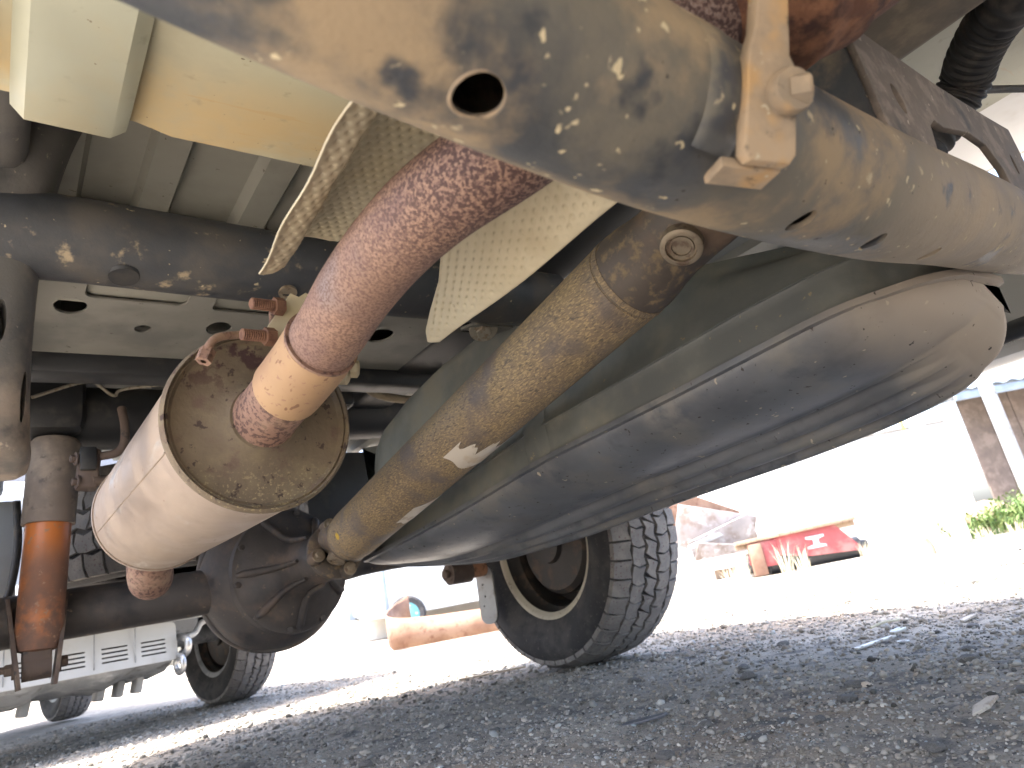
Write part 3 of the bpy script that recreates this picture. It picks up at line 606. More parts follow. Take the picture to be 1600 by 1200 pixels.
lathe('housing_flange', [(-.012, .150), (-.012, .179), (-.008, .182), (.008, .182), (.012, .179), (.012, .150)], (.568, 1.80, .400), (0, 1, .02), 'axle', axl, seg=72, label='rim of the differential housing')

# shock absorber ------------------------------------------------------------------------
S0, S1 = Vector((.098, 1.690, .735)), Vector((.074, 1.690, .305)); dn_ = (S1-S0).normalized()
shk = lathe('shock_absorber', [(0, 0), (0, .040), (.01, .0475), (.180, .0475), (.182, .0465), (.182, .035)], S0, dn_, 'shockup', truck, seg=48, label='shock absorber with grey dust tube and orange body')
lathe('shock_body', [(.16, .02), (.16, .0405), (.385, .0405), (.41, .0405), (.425, .036), (.43, .02), (.43, 0)], S0, dn_, 'shocklo', shk, seg=48, label='orange painted shock body fading to brown dirt')
tube('lower_eye', [(.050, 1.690, .282), (.097, 1.690, .282)], .026, 'bracketbrown', shk, seg=24, label='brown lower shock eye')
box('lower_stem', (.073, 1.69, .300), (.048, .05, .03), 'bracketbrown', shk, bevel=.006)
for xx, sx in ((.041, -1), (.106, 1)):
    plate('clevis', [(-.035, -.035), (.035, -.035), (.04, .03), (.06, .10), (.11, .14), (.03, .14), (-.02, .06), (-.04, .0)], [], .006, (xx, 1.69, .278), (0, 1, 0), (sx*.12, 0, 1), 'bracketbrown', shk, label='brown clevis plate holding the shock eye')
bolt('bolt', (.109, 1.69, .282), (1, 0, 0), .011, 'bracketbrown', shk); bolt('bolt', (.038, 1.69, .282), (-1, 0, 0), .011, 'bracketbrown', shk)
tube('bolt_shank', [(.036, 1.69, .282), (-.02, 1.685, .286)], .007, 'bracketbrown', shk, seg=12)
# stabiliser clamp and rods beside the shock
sb_ = box('stabiliser_clamp', (.150, 1.615, .648), (.040, .045, .085), 'bracketbrown', truck, rot=(0, .1, 0), bevel=.008, label='brown stabiliser clamp beside the shock absorber')
bolt('bolt', (.128, 1.60, .668), (-1, -.2, 0), .008, 'bracketbrown', sb_); bolt('bolt', (.131, 1.60, .620), (-1, -.2, 0), .008, 'bracketbrown', sb_)
box('rubber_bush', (.148, 1.588, .665), (.030, .012, .05), 'black', sb_, bevel=.004)
tube('stabiliser_bar', cr([(.155, 1.60, .620), (.19, 1.61, .622), (.30, 1.64, .625), (.6, 1.66, .64)], 6), .011, 'bracketbrown', sb_, seg=16, label='brown stabiliser bar')
tube('hook_rod', cr([(.213, 1.62, .785), (.216, 1.60, .74), (.214, 1.595, .70), (.200, 1.595, .678), (.170, 1.60, .672)], 6), .009, 'bracketbrown', truck, seg=14, label='bent brown rod')

# fuel tank ---------------------------------------------------------------------------
ST = [  # y, seam x, seam z, bottom z, outer x
 (1.545, .715, .385, .368, .79), (1.53, .700, .385, .350, .86), (1.49, .702, .387, .336, .98), (1.42, .712, .393, .328, 1.04), (1.15, .733, .417, .334, 1.08), (.87, .740, .446, .350, 1.08), (.575, .740, .457, .360, 1.07),
 (.42, .745, .467, .370, 1.06), (.33, .762, .478, .384, 1.055), (.285, .800, .486, .398, 1.05), (.258, .850, .492, .425, 1.035), (.245, .90, .496, .455, 1.02)]
yy = np.array([s[0] for s in ST])[::-1]
def stv(y, i): return np.interp(y, yy, np.array([s[i] for s in ST])[::-1])
def smooth_st(y, i):
    return float(np.mean([stv(np.clip(y+o, .245, 1.545), i) for o in (np.linspace(-.05, .05, 9)*min(1, max(.05, min(y-.245, 1.545-y)/.05)))]))
ys = np.concatenate([np.linspace(.245, .34, 34)[:-1], np.linspace(.34, 1.45, 120)[:-1], np.linspace(1.45, 1.545, 24)])
dimples = []
for yd in (.40, .62, .84, 1.06, 1.28):
    dimples += [(yd, .30), (yd+.07, .56), (yd-.03, .80)]
def ribz(t):      # longitudinal corrugation of the underside
    z = 0
    for c, wd, hgt in ((.18, .12, .018), (.50, .12, .018), (.82, .12, .018)):
        q2 = abs(t-c)/wd
        if q2 < 1: z += hgt*(1 if q2 < .55 else (1-(q2-.55)/.45))
    return z
rows = []
for y in ys:
    xs_, zs_, zb, xo = [smooth_st(y, i) for i in (1, 2, 3, 4)]
    row = []; bw = min(.165, (xo-xs_)*.5); H_ = zs_-zb; drop = min(.040, H_*.42)
    for k in range(22):
        a = math.pi/2*k/21; row.append((xs_+bw*(1-math.cos(a)), y, zs_-(H_-drop)*math.sin(a)))
    x0, x1 = xs_+bw, xo-.03
    fade = min(1, max(0, (y-.30)/.14))*min(1, max(0, (1.545-y)/.1))
    for k in range(1, 48):
        t = k/48; x = x0+(x1-x0)*t; z = zb+drop*(1-t)**1.3+ribz(t)*fade
        for (yd, td) in dimples:
            z += .010*math.exp(-((y-yd)/.035)**2-((t-td)/.06)**2)*fade
        row.append((x, y, z))
    for k in range(10):
        a = math.pi/2*k/9; row.append((x1+.03*math.sin(a), y, zb+.05-.05*math.cos(a) if zb+.05 < zs_ else zb+(zs_-zb)*k/9))
    row.append((xo, y, zs_)); rows.append(row)
tank = sweepgrid('fuel_tank', rows, 'guard', truck, capends=True, label='dark slate fuel tank guard with corrugated underside', autosmooth=60)
# seam flange
lip = [(smooth_st(y, 1)-.004, y-(.004 if y < .3 else 0), smooth_st(y, 2)) for y in ys[::3]]+[(smooth_st(1.545, 1)-.002, 1.548, smooth_st(1.545, 2))]
lip2 = [(.97, .238, .499), (1.02, .242, .503), (1.05, .262, .506)]
V, F = [], []
path = list(lip2[::-1])+lip; nl = len(path)
for p in path:
    p = Vector(p); 
    for (o1, o2) in ((-.006, -.004), (-.006, .004), (.010, .005), (.010, -.005)):
        nrm = Vector((1, .0, 0)) if p.y > .32 else Vector((.55, .83, 0)); V.append(p+nrm*o1+Vector((0, 0, o2)))
for i in range(nl-1):
    for k in range(4): F.append((i*4+k, i*4+(k+1) % 4, i*4+4+(k+1) % 4, i*4+4+k))
mk('seam_flange', V, F, 'guard', tank, label='pinched seam flange between tank and guard')
rows = []
for y in ys:
    xs_, zs_, zb, xo = [smooth_st(y, i) for i in (1, 2, 3, 4)]
    top = float(np.interp(y, [.245, .32, .45, .95, 1.2, 1.34, 1.55], [.52, .585, .62, .77, .755, .73, .66])); inn = float(np.interp(y, [.25, .45, 1.45, 1.55], [.02, .0, .0, .02]))
    cr_ = zs_+.060
    pts = [(xs_+.004+inn, zs_), (xs_+.006+inn, zs_+.02), (xs_+.010+inn, cr_-.004), (xs_+.004+inn, cr_), (xs_+.006+inn, cr_+.004), (xs_+.018+inn, cr_+.03), (xs_+.028+inn, (cr_+top)/2+.01), (xs_+.040+inn, top-.025), (xs_+.055+inn, top-.006), (xs_+.08+inn, top), (xo-.06, top), (xo-.02, top-.02), (xo, top-.06), (xo+.0, zs_)]
    pts = cr([(a, y, min(b, max(top, zs_))) for a, b in pts], 3); rows.append(pts)
sweepgrid('tank_body', rows, 'tankin', tank, capends=True, label='grey green tank body above the seam', autosmooth=50)
# strap across the tank
sp_ = []
for y in (.852, .868, .90, .916):
    xs_, zs_ = smooth_st(y, 1), smooth_st(y, 2); o_ = .005 if y in (.868, .90) else -.001
    sp_.append([(xs_+.004-o_, y, zs_-.002), (xs_+.006-o_, y+.002, zs_+.03), (xs_+.006-o_, y+.004, zs_+.06), (xs_+.016-o_, y+.006, zs_+.10), (xs_+.03-o_, y+.008, zs_+.18), (xs_+.04-o_, y+.01, zs_+.28)])
sweepgrid('tank_strap', sp_, 'tankin', tank, label='dark retaining strap across the tank')
# upper shoulder of the tank seen behind the shaft
mb = plate('mount_tab', rrect(-.045, -.03, .045, .03, .012), [ell(.02, .0, .006, .006)], .004, (.735, .95, .728), (1, 0, 0), (0, 1, .2), 'hat', truck, label='folded grey mounting tab with one bolt')
plate('tab_web', [(-.045, 0), (.0, 0), (.012, .075), (-.03, .09)], [], .004, (.74, .975, .728), (1, 0, 0), (0, .05, 1), 'black', mb)
bolt('bolt', (.722, .945, .724), (-.3, -.5, -1), .016, 'bolt', mb, h=.010, label='zinc flange bolt')
tube('filler_hose', cr([(.96, 1.50, .845), (.86, 1.50, .845), (.78, 1.50, .838), (.745, 1.50, .815), (.775, 1.50, .79), (.86, 1.50, .778), (.98, 1.50, .78)], 8), .011, 'loop', truck, seg=16, label='tan hose bent in a tight loop')
box('canister', (.66, 1.52, .80), (.09, .07, .09), 'black', truck, bevel=.015)
# corrugated hose at the top right
hp = cr([(.86, .02, .80), (.945, .098, .80), (.985, .135, .805), (1.02, .168, .80), (1.045, .19, .79), (1.048, .222, .765), (1.03, .26, .73)], 14)
tube('corrugated_hose', hp, [.031+(.0022 if (i//1) % 4 < 2 else -.0012) for i in range(len(hp))], 'hose', truck, seg=28, label='black corrugated hose by the frame rail')
tube('cable', cr([(1.07, .22, .80), (1.2, .2, .84), (1.4, .15, .875)], 6), .006, 'hose', truck, seg=10)
tube('side_rail', cr([(1.56, -.6, .545), (1.56, .3, .545), (1.55, 1.2, .545)], 4), .02, 'black', truck, seg=16)

# inner guard panel with cables seen past the shock
ig = box('inner_guard', (-.055, 2.34, .60), (.21, .012, .30), 'carwhite', truck, bevel=.004, label='pale inner guard panel behind the shock absorber')
for x_, r_ in ((.045, .010), (.075, .007), (.098, .005)):
    tube('cable', cr([(x_, 2.30, .74), (x_+.006, 2.29, .62), (x_-.004, 2.30, .52), (x_-.02, 2.30, .46)], 6), r_, 'hose', ig, seg=12)
# wheels ------------------------------------------------------------------------------------
def tyre_geo(Rt, Wt, bead, npitch=44, seed=1):
    h = Wt/2; V, F = [], []
    prof = [(-h*.72, bead-.004), (-h*.80, bead), (-h*.93, bead+.035), (-h*1.03, bead+(Rt-bead)*.45), (-h*1.0, bead+(Rt-bead)*.70), (-h*.92, Rt-.026), (-h*.84, Rt-.012), (-h*.5, Rt-.010), (0, Rt-.009)]
    prof = prof+[(-a, b) for a, b in prof[:-1][::-1]]
    pp = cr([(a, b, 0) for a, b in prof], 3)
    lathegeo([(p.x, p.y) for p in pp], (0, 0, 0), (1, 0, 0), 96, V, F)
    VB, FB = [], []
    def block(poly, top):   # poly in (x, phi)
        b = len(VB); n = len(poly); cx = sum(p[0] for p in poly)/n; cp = sum(p[1] for p in poly)/n
        for (lev, ins) in ((-.013, 1.0), (-.0012, .985), (0, .96)):
            for (x, ph) in poly:
                x2, p2 = cx+(x-cx)*ins, cp+(ph-cp)*ins
                drop = .010*(abs(x2)/h)**3+(.012*max(0, abs(x2)/h-.88)/.12)
                r = Rt+lev-drop; VB.append((x2, r*math.cos(p2), r*math.sin(p2)))
        for lv in range(2):
            for k in range(n): FB.append((b+lv*n+k, b+lv*n+(k+1) % n, b+(lv+1)*n+(k+1) % n, b+(lv+1)*n+k))
        FB.append(tuple(b+2*n+k for k in range(n)))
    dp = 2*math.pi/npitch; g_ = .0021/Rt
    for i in range(npitch):
        p0 = i*dp
        for s in (-1, 1):
            o = 0 if s < 0 else dp*.5
            # shoulder block, reaching over the edge
            block([(s*h*.575, p0+o+g_), (s*h*.635, p0+o+dp*.5), (s*h*.575, p0+o+dp-g_*1.2), (s*h*.80, p0+o+dp-g_*1.6), (s*h*.985, p0+o+dp-g_*1.6), (s*h*.985, p0+o+g_*1.6), (s*h*.8, p0+o+g_)], 0)
            # intermediate block
            o2 = o+dp*.35
            block([(s*h*.19, p0+o2+dp*.10), (s*h*.26, p0+o2+dp*.55), (s*h*.19, p0+o2+dp-g_), (s*h*.40, p0+o2+dp-g_+dp*.12), (s*h*.55, p0+o2+dp-g_-dp*.08), (s*h*.575, p0+o2+dp*.45), (s*h*.54, p0+o2+g_-dp*.08), (s*h*.36, p0+o2+g_+dp*.1)], 0)
        block([(-h*.175, p0+g_), (-h*.10, p0+dp*.42), (-h*.175, p0+dp*.8-g_), (h*.0, p0+dp-g_+dp*.1), (h*.17, p0+dp-g_+dp*.28), (h*.10, p0+dp*.8), (h*.17, p0+g_+dp*.28), (0, p0+g_+dp*.1)], 0)
    return V, F, VB, FB
def set_wheel(parent, c, Rt, Wt, bead, label, npitch=44, lip='rimlip', world=True):
    wl = bpy.data.objects.new('wheel', None); col.objects.link(wl); wl.empty_display_size = .1; wl.location = c
    put(wl, parent); wl['label'] = label
    key = (Rt, Wt, bead, npitch, lip)
    if key not in WH:
        V, F, VB, FB = tyre_geo(Rt, Wt, bead, npitch); h = Wt/2
        t = mk('tyre', V, F, 'tyre', wl, label='black tyre sidewall and carcass'); tr = mk('tread', VB, FB, 'tread', wl, label='dusty all terrain tread', autosmooth=25)
        rl = lathe('rim', [(-h*.70, bead-.022), (-h*.76, bead-.012), (-h*.80, bead-.004), (-h*.80, bead+.004), (-h*.765, bead+.008), (-h*.73, bead+.003), (-h*.70, bead-.006)], (0, 0, 0), (1, 0, 0), lip, wl, seg=72, closed=True, label='beige rim lip')
        bz = lathe('rim_barrel', [(-h*.72, bead-.006), (-h*.70, bead-.014), (-h*.45, bead-.018), (-h*.35, bead-.032), (h*.2, bead-.036), (h*.35, bead-.06), (h*.30, .09), (h*.45, .03), (h*.45, 0)], (0, 0, 0), (1, 0, 0), 'rimdark', wl, seg=72, label='dark inner face of the steel wheel')
        dr = lathe('brake_drum', [(-h*.62, 0), (-h*.62, .06), (-h*.50, .065), (-h*.42, .150), (-h*.30, .165), (h*.17, .165), (h*.17, 0)], (0, 0, 0), (1, 0, 0), 'rimdark', wl, seg=56, label='dark brake drum')
        sp2 = []
        WH[key] = [t, tr, rl, bz, dr]
    else:
        for o in WH[key]:
            c2 = o.copy(); col.objects.link(c2); c2.parent = wl; c2.matrix_parent_inverse = Matrix()
    return wl
WH = {}
set_wheel(truck, (1.545, 1.79, .386), .388, .285, .236, 'rear wheel with all terrain tyre standing on the gravel beside the tank', 44)
set_wheel(truck, (-.30, 1.79, .386), .388, .285, .236, 'rear wheel beside the shock absorber', 44)
set_wheel(truck, (1.545, -1.9, .386), .388, .285, .236, 'front wheel', 44)
set_wheel(truck, (-.30, -1.9, .386), .388, .285, .236, 'front wheel', 44)
# spare wheel slung flat behind the axle
sw = set_wheel(truck, (.45, 2.30, .62), .388, .285, .236, 'spare wheel slung flat under the bed', 44); sw.rotation_euler = (0, R(90), R(8))
# link with rusty bush and grey plate beside the wheel
lk_ = tube('shock_lower_mount', [(1.22, 2.03, .352), (1.30, 2.03, .352)], .036, 'bracketbrown', truck, seg=28, label='lower mount eye with orange rusty bush beside the wheel')
tube('bush', [(1.295, 2.03, .352), (1.36, 2.03, .356)], .027, 'linkrust', lk_, seg=28, label='orange rusty bush')
bolt('bolt', (1.218, 2.03, .352), (-1, -.3, 0), .015, 'bracketbrown', lk_)
plate('hanger_plate', rrect(-.035, -.16, .035, .03, .03), [ell(-.01, -.03, .004, .004), ell(-.005, -.07, .004, .004), ell(-.015, -.1, .004, .004)], .006, (1.36, 2.03, .33), (.3, -.9, 0), (.05, 0, 1), 'greyplate', lk_, label='grey galvanised plate hanging beside the wheel')

# ------------------------------------------------------------------ the car parked behind
car = thing('parked_car', 'white four wheel drive parked behind the truck, low slotted valance and two tyres showing', 'car', (.44, 3.16, 0), R(12))
slots = []
for cx_ in (-.62, -.48, -.34, -.205, -.058, .082):
    for k in range(4):
        zc = .018+k*.0165; slots.append(rrect(cx_-.047, zc, cx_+.047, zc+.0075, .003, 3))
plate('valance', rrect(-.74, -.012, .172, .135, .02), slots, .004, (0, 0, .268), (1, 0, 0), (0, .12, 1), 'carwhite', car, label='white valance with rows of slots')
box('valance_backing', (-.28, .07, .33), (.86, .06, .12), 'dark', car, bevel=.01)
for x_ in (-.55, -.41, -.272, -.131, .012): box('panel_joint', (x_, -.003, .335), (.004, .004, .13), 'cargrey', car, bevel=.001)
rows = []
for x_, ins in ((-.90, .10), (-.82, .02), (-.6, -.02), (0, -.05), (.6, -.02), (.82, .02), (.90, .10)):
    rows.append([(x_, .06+ins, .405), (x_, .0+ins, .408), (x_, -.03+ins, .42), (x_, -.045+ins, .46), (x_, -.045+ins, .56), (x_, -.02+ins, .60), (x_, .08+ins, .61)])
sweepgrid('bumper', rows, 'carwhite', car, capends=True, label='white front bumper')
rows = []
for x_ in np.linspace(-.66, .16, 20):
    b_ = .012*math.sin(x_*21)+.008*math.sin(x_*47+1)
    rows.append([(x_, .01, .272), (x_, .03+b_, .245+b_*.5), (x_, .10, .215+b_), (x_, .28, .195+b_*.8), (x_, .6, .20), (x_, .62, .30), (x_, .1, .31)])
sweepgrid('skid_plate', rows, 'cargrey', car, closed=True, capends=True, label='scuffed grey skid plate')
for x_ in (-.05, .02, .09, -.3): box('bracket', (x_, .20, .185), (.03, .05, .06), 'cargrey', car, rot=(0, .2, .1), bevel=.006)
hk = tube('tow_hook', cr([(.20, .12, .34), (.20, .0, .335), (.20, -.035, .315), (.20, -.03, .285), (.20, .0, .27), (.20, .03, .275)], 6), .014, 'chrome', car, seg=14, label='silver tow hook')
tube('shackle', [Vector((.175, -.01+.034*math.cos(a), .235+.034*math.sin(a))) for a in [2*math.pi*k/24 for k in range(25)]], .011, 'chrome', hk, seg=10, cap=False)
tube('tie_bar', cr([(.20, .02, .33), (.27, .06, .345), (.31, .08, .385), (.38, .09, .40)], 5), .012, 'carwhite', car, seg=12)
rows = []
for y_, hw, z0, z1 in ((.03, .78, .60, .92), (.10, .86, .58, 1.0), (1.2, .90, .58, 1.06), (1.35, .90, .58, 1.08), (4.3, .90, .58, 1.08), (4.45, .86, .60, 1.05)):
    rows.append([(-hw, y_, z0), (-hw, y_, z1-.06), (-hw+.08, y_, z1), (0, y_, z1+.02), (hw-.08, y_, z1), (hw, y_, z1-.06), (hw, y_, z0), (0, y_, z0)])
sweepgrid('body', rows, 'carwhite', car, closed=True, capends=True, label='white body')
rows = []
for z_, y0_, y1_, hw in ((1.05, 1.25, 4.35, .84), (1.3, 1.5, 4.3, .80), (1.72, 1.95, 4.15, .70), (1.8, 2.1, 4.0, .62)):
    rows.append([(-hw, y0_, z_), (hw, y0_, z_), (hw, y1_, z_), (-hw, y1_, z_)])
sweepgrid('cabin', rows, 'glass', car, closed=True, capends=True, label='dark glazed cabin')
box('underbody', (0, 2.3, .47), (1.0, 3.6, .22), 'cargrey', car, bevel=.04)
for x_ in (.75, -.75):
    for y_ in (.75, 3.35):
        set_wheel(car, (x_, y_, .352), .355, .215, .215, 'wheel with blocky dusty tyre', 40, 'cargrey')
for y_ in (.75, 3.35): tube('axle', [(-.72, y_, .36), (.72, y_, .36)], .045, 'cargrey', car, seg=16)

# ------------------------------------------------------------------ yard beyond, in full sun
def place(o, loc, rz=0): o.location = loc; o.rotation_euler = (0, 0, rz); return o
# rusty hoop
rows = []
plan = cr([(.62, -.62, 0), (.42, -.42, 0), (.2, -.2, 0), (.04, -.06, 0), (-.06, .06, 0), (-.07, .2, 0), (.02, .34, 0), (.16, .44, 0), (.34, .52, 0)], 5)
for i, p in enumerate(plan):
    t = i/(len(plan)-1); zt = .20+.10*t+.16*t**3; zb = 0 if t < .55 else (t-.55)*.55
    rows.append([(p.x, p.y, zb), (p.x-.004, p.y-.004, zb+(zt-zb)*.5), (p.x, p.y, zt)])
hoop = sweepgrid('steel_hoop', rows, 'rustsheet', thick=.012); place(hoop, (2.93, 5.75, 0)); tag(hoop, 'bent rusty steel band curled like a hoop on the bright ground', 'scrap metal')
# van far behind
van = thing('van', 'pale van parked far behind in bright sun, wheel with teal hub', 'van', (5.0, 11.3, 0), R(-28))
rows = []
for x_, z0, z1 in ((-.15, .45, 1.1), (0, .35, 1.25), (.5, .32, 1.55), (1.0, .32, 2.0), (1.3, .32, 2.1), (4.6, .32, 2.1), (4.75, .4, 2.0)):
    rows.append([(x_, 0, z0), (x_, -.03, (z0+z1)/2), (x_, .04, z1), (x_, 1.66, z1), (x_, 1.73, (z0+z1)/2), (x_, 1.7, z0)])
sweepgrid('body', rows, 'carwhite', van, closed=True, capends=True, label='pale van body')
box('window', (1.0, -.026, 1.45), (.55, .02, .4), 'glass', van, bevel=.01); box('bumper', (-.17, .85, .48), (.12, 1.7, .2), 'shedroof', van, bevel=.03)
box('door_stripe', (.42, -.03, .9), (.05, .02, 1.0), 'shedroof', van, bevel=.004)
for x_ in (.75, 3.8):
    wv = bpy.data.objects.new('wheel', None); col.objects.link(wv); put(wv, van); wv.location = (x_, .02, .31)
    lathe('tyre', [(-.09, .2), (-.1, .28), (-.06, .31), (.06, .31), (.1, .28), (.09, .2)], (0, 0, 0), (0, 1, 0), 'tyre', wv, seg=32)
    lathe('hub', [(-.085, .2), (-.09, .13), (-.105, .10), (-.10, 0)], (0, 0, 0), (0, 1, 0), 'vanteal', wv, seg=32)
    for k in range(5): lathe('vent', [(-.004, 0), (-.004, .022), (.002, .022)], (.15*math.cos(k*1.257), -.088, .15*math.sin(k*1.257)), (0, 1, 0), 'carwhite', wv, seg=12)
# red implement with steel angle
red = thing('trailer_frame', 'faded red steel frame with brown angle iron along the top', 'trailer', (6.1, 3.98, 0), R(-41))
pan_ = plate('side_panel', [(-.30, .12), (-.27, .34), (.58, .36), (.80, .07), (.30, .10), (.02, .16)], [], .01, (0, 0, 0), (1, 0, 0), (0, 0, 1), 'redpaint', red, label='faded red side panel')
plate('emblem', [(.28, .155), (.46, .155), (.46, .175), (.40, .19), (.40, .235), (.46, .25), (.46, .27), (.28, .27), (.28, .25), (.345, .235), (.345, .19), (.28, .175)], [], .004, (0, -.012, .01), (1, 0, 0), (0, 0, 1), 'carwhite', pan_, label='white painted mark')
box('angle_iron', (.20, -.01, .355), (1.18, .07, .035), 'timber', red, rot=(0, R(-1.5), 0), bevel=.004, label='long brown angle iron'); box('angle_iron', (.20, .02, .325), (1.18, .012, .07), 'timber', red, rot=(0, R(-1.5), 0), bevel=.003)
box('end_post', (-.22, -.02, .16), (.13, .05, .30), 'rustsheet', red, bevel=.006, label='rust brown end post'); box('end_post', (-.08, -.008, .2), (.14, .03, .24), 'redpaint', red, bevel=.006)
box('axle_beam', (.3, .25, .10), (1.2, .3, .12), 'black', red, bevel=.03); lathe('roller', [(-.45, 0), (-.45, .1), (.45, .1), (.45, 0)], (.35, .12, .10), (1, 0, 0), 'black', red, seg=24, label='black roller under the red panel')
# concrete beam with holes
cb_ = plate('concrete_beam', rrect(-.45, 0, .40, .24, .01), [rrect(-.10, .02, .13, .13, .005), ell(.27, .15, .045, .075, rot=.1)], .12, (0, 0, 0), (1, 0, 0), (0, 0, 1), 'concrete', bevel=.006)
place(cb_, (5.86, 4.50, .01), R(-42)); tag(cb_, 'pale concrete beam lying on the ground with square and oval holes', 'beam')
# scrap sheet stack
scp = thing('scrap_sheets', 'leaning weathered metal sheets and boards stacked beyond the rear wheel', 'scrap metal', (6.75, 5.15, 0), R(-42))
for i, (x_, y_, z_, sx, sz, rx, ry, mm_) in enumerate(((0, 0, .55, .9, .5, .25, .35, 'sheet'), (.05, -.12, .42, .8, .34, .35, -.25, 'sheet'), (-.1, .15, .75, .9, .45, .2, .5, 'rustsheet'), (.0, -.2, .25, .7, .3, .5, .2, 'sheet'), (.02, -.16, .5, .9, .05, .1, -.2, 'carwhite'))):
    box('sheet', (x_, y_, z_), (sx, .02, sz), mm_, scp, rot=(rx, ry, .1*i), bevel=.004)
box('pallet_block', (0, .15, .15), (.9, .5, .3), 'timber', scp, bevel=.02)
# posts
pst = tube('timber_post', cr([(0, 0, -.05), (-.01, 0, .15), (.0, .0, .5), (-.02, .01, 1.0), (0, 0, 1.7), (.02, 0, 2.6)], 5), [.060]*8+[.055]*18, 'whitepost', seg=20); place(pst, (5.70, 2.20, 0)); tag(pst, 'rough whitewashed timber post with bare brown foot', 'post')
stump = tube('timber_stump', [(0, 0, -.02), (.005, .0, .05), (.0, .01, .11)], [.045, .04, .033], 'timber', seg=12); place(stump, (4.98, 2.15, 0)); tag(stump, 'short tan timber stump beside the whitewashed post', 'stump')
# shed on the right
shed = thing('shed', 'open brown shed with blue grey corrugated roof edge', 'shed', (10.4, 3.3, 0), R(-38))
rows = [[(x_, -.5, 1.70+.015*math.sin(x_*30)), (x_, 2.5, 2.05+.015*math.sin(x_*30))] for x_ in np.linspace(-.5, 5.5, 180)]
sweepgrid('roof', rows, 'shedroof', shed, thick=.01, label='blue grey corrugated roof'); box('fascia', (2.5, -.46, 1.62), (6, .04, .10), 'shedroof', shed, bevel=.004)
for k in range(15): box('wall_board', (.2+k*.36, .35, .86), (.345, .03, 1.7), 'shedwall', shed, bevel=.004)
box('roof_post', (-.05, -.4, .85), (.09, .09, 1.7), 'concrete', shed, bevel=.006, label='pale roof post'); box('roof_post', (2.4, -.4, .85), (.09, .09, 1.7), 'concrete', shed, bevel=.006)
pl2 = tube('steel_pole', [(0, 0, 0), (0, 0, 3.2)], .07, 'greyplate', seg=20); place(pl2, (8.45, 2.50, 0)); tag(pl2, 'straight pale steel pole in front of the brown shed', 'pole')
# white wall
wallo = thing('rendered_wall', 'long white rendered yard wall glaring in the sun', 'wall', (9.5, 9.5, 0), R(-42))
box('wall', (0, 0, .95), (13, .2, 1.9), 'wallwhite', wallo, bevel=.01); box('coping', (0, 0, 1.94), (13.05, .28, .07), 'concrete', wallo, bevel=.01)
# bright plastic bits hung on the wall side
for nm, mt_, loc, sz, lab in (('hanging_strip', 'yelplastic', (8.46, 3.45, 1.33), (.03, .03, .14), 'narrow yellow plastic strip hanging from a cord'), ('hanging_strip', 'cyanplastic', (8.54, 3.40, 1.33), (.03, .03, .14), 'narrow cyan plastic strip hanging beside the yellow one')):
    o = box(nm, (0, 0, 0), sz, mt_, bevel=.004); place(o, loc); tag(o, lab, 'plastic strip', 'strips hanging from the cord')
rp_ = tube('cord', cr([(8.45, 2.55, 1.62), (8.5, 3.4, 1.41), (8.3, 6.0, 1.9)], 8), .006, 'hose', seg=8); tag(rp_, 'thin dark cord strung from the steel pole', 'cord')
# weeds
def weed(name, loc, n, h, spread, m_, label, group, leafw=.012, seed=0):
    r2 = random.Random(seed); V, F = [], []
    for i in range(n):
        a = r2.random()*6.283; rr3 = spread*math.sqrt(r2.random())*.5; x0, y0 = rr3*math.cos(a), rr3*math.sin(a); hh = h*(.4+.6*r2.random()); lean = spread*(r2.random()-.3)
        b = len(V); w_ = leafw*(.6+.8*r2.random()); an = r2.random()*3.14
        for k in range(5):
            t = k/4; q3 = w_*(1-t)**.7*(.5+t if t < .5 else 1)
            px_, py_, pz_ = x0+math.cos(a)*lean*t*t, y0+math.sin(a)*lean*t*t, hh*t*(1-.25*t*abs(lean)/max(h, .01))
            V.append((px_-q3*math.cos(an), py_-q3*math.sin(an), pz_)); V.append((px_+q3*math.cos(an), py_+q3*math.sin(an), pz_))
        for k in range(4): F.append((b+2*k, b+2*k+1, b+2*k+3, b+2*k+2))
        if m_ == 'leaf':
            for j in range(6):
                t = .3+.7*j/6; c = Vector((x0+math.cos(a)*lean*t*t, y0+math.sin(a)*lean*t*t, hh*t)); an2 = r2.random()*6.283; d3 = Vector((math.cos(an2), math.sin(an2), .3+.5*r2.random()))*(.035+.03*r2.random()); s3 = Vector((-math.sin(an2), math.cos(an2), 0))*.010
                b = len(V); V += [c, c+d3*.5+s3, c+d3, c+d3*.5-s3]; F.append((b, b+1, b+2, b+3))
    o = mk(name, V, F, m_); place(o, loc); return tag(o, label, 'plant', group)
ws = [(6.9, 2.42, .30), (7.15, 2.30, .34), (7.4, 2.35, .32), (7.7, 2.2, .4), (6.75, 2.55, .2), (8.0, 2.35, .42)]
for i, (x_, y_, h_) in enumerate(ws): weed('weed', (x_, y_, 0), 46, h_, .26, 'leaf', 'green leafy weed growing by the brown boulder', 'green weeds by the boulder', seed=i)
bd = tube('boulder', cr([(-.2, 0, .02), (-.14, 0, .07), (0, 0, .10), (.14, 0, .08), (.2, 0, .03)], 4), [.01, .05, .09, .11, .125, .13, .135, .14, .14, .13, .12, .11, .10, .09, .07, .04, .01], 'stone', seg=18); place(bd, (7.35, 2.55, .06), R(-40)); bd.data.materials[0] = MT['timber']; tag(bd, 'brown rounded boulder among green weeds', 'boulder')
dg_ = [(5.60, 3.62, .34), (5.75, 3.55, .25), (6.2, 3.2, .18), (6.4, 3.05, .2), (5.35, 3.9, .3), (5.3, 4.0, .2), (3.75, 5.3, .25), (3.5, 5.5, .2), (5.9, 2.35, .12), (6.1, 2.2, .13), (6.3, 2.05, .12)]
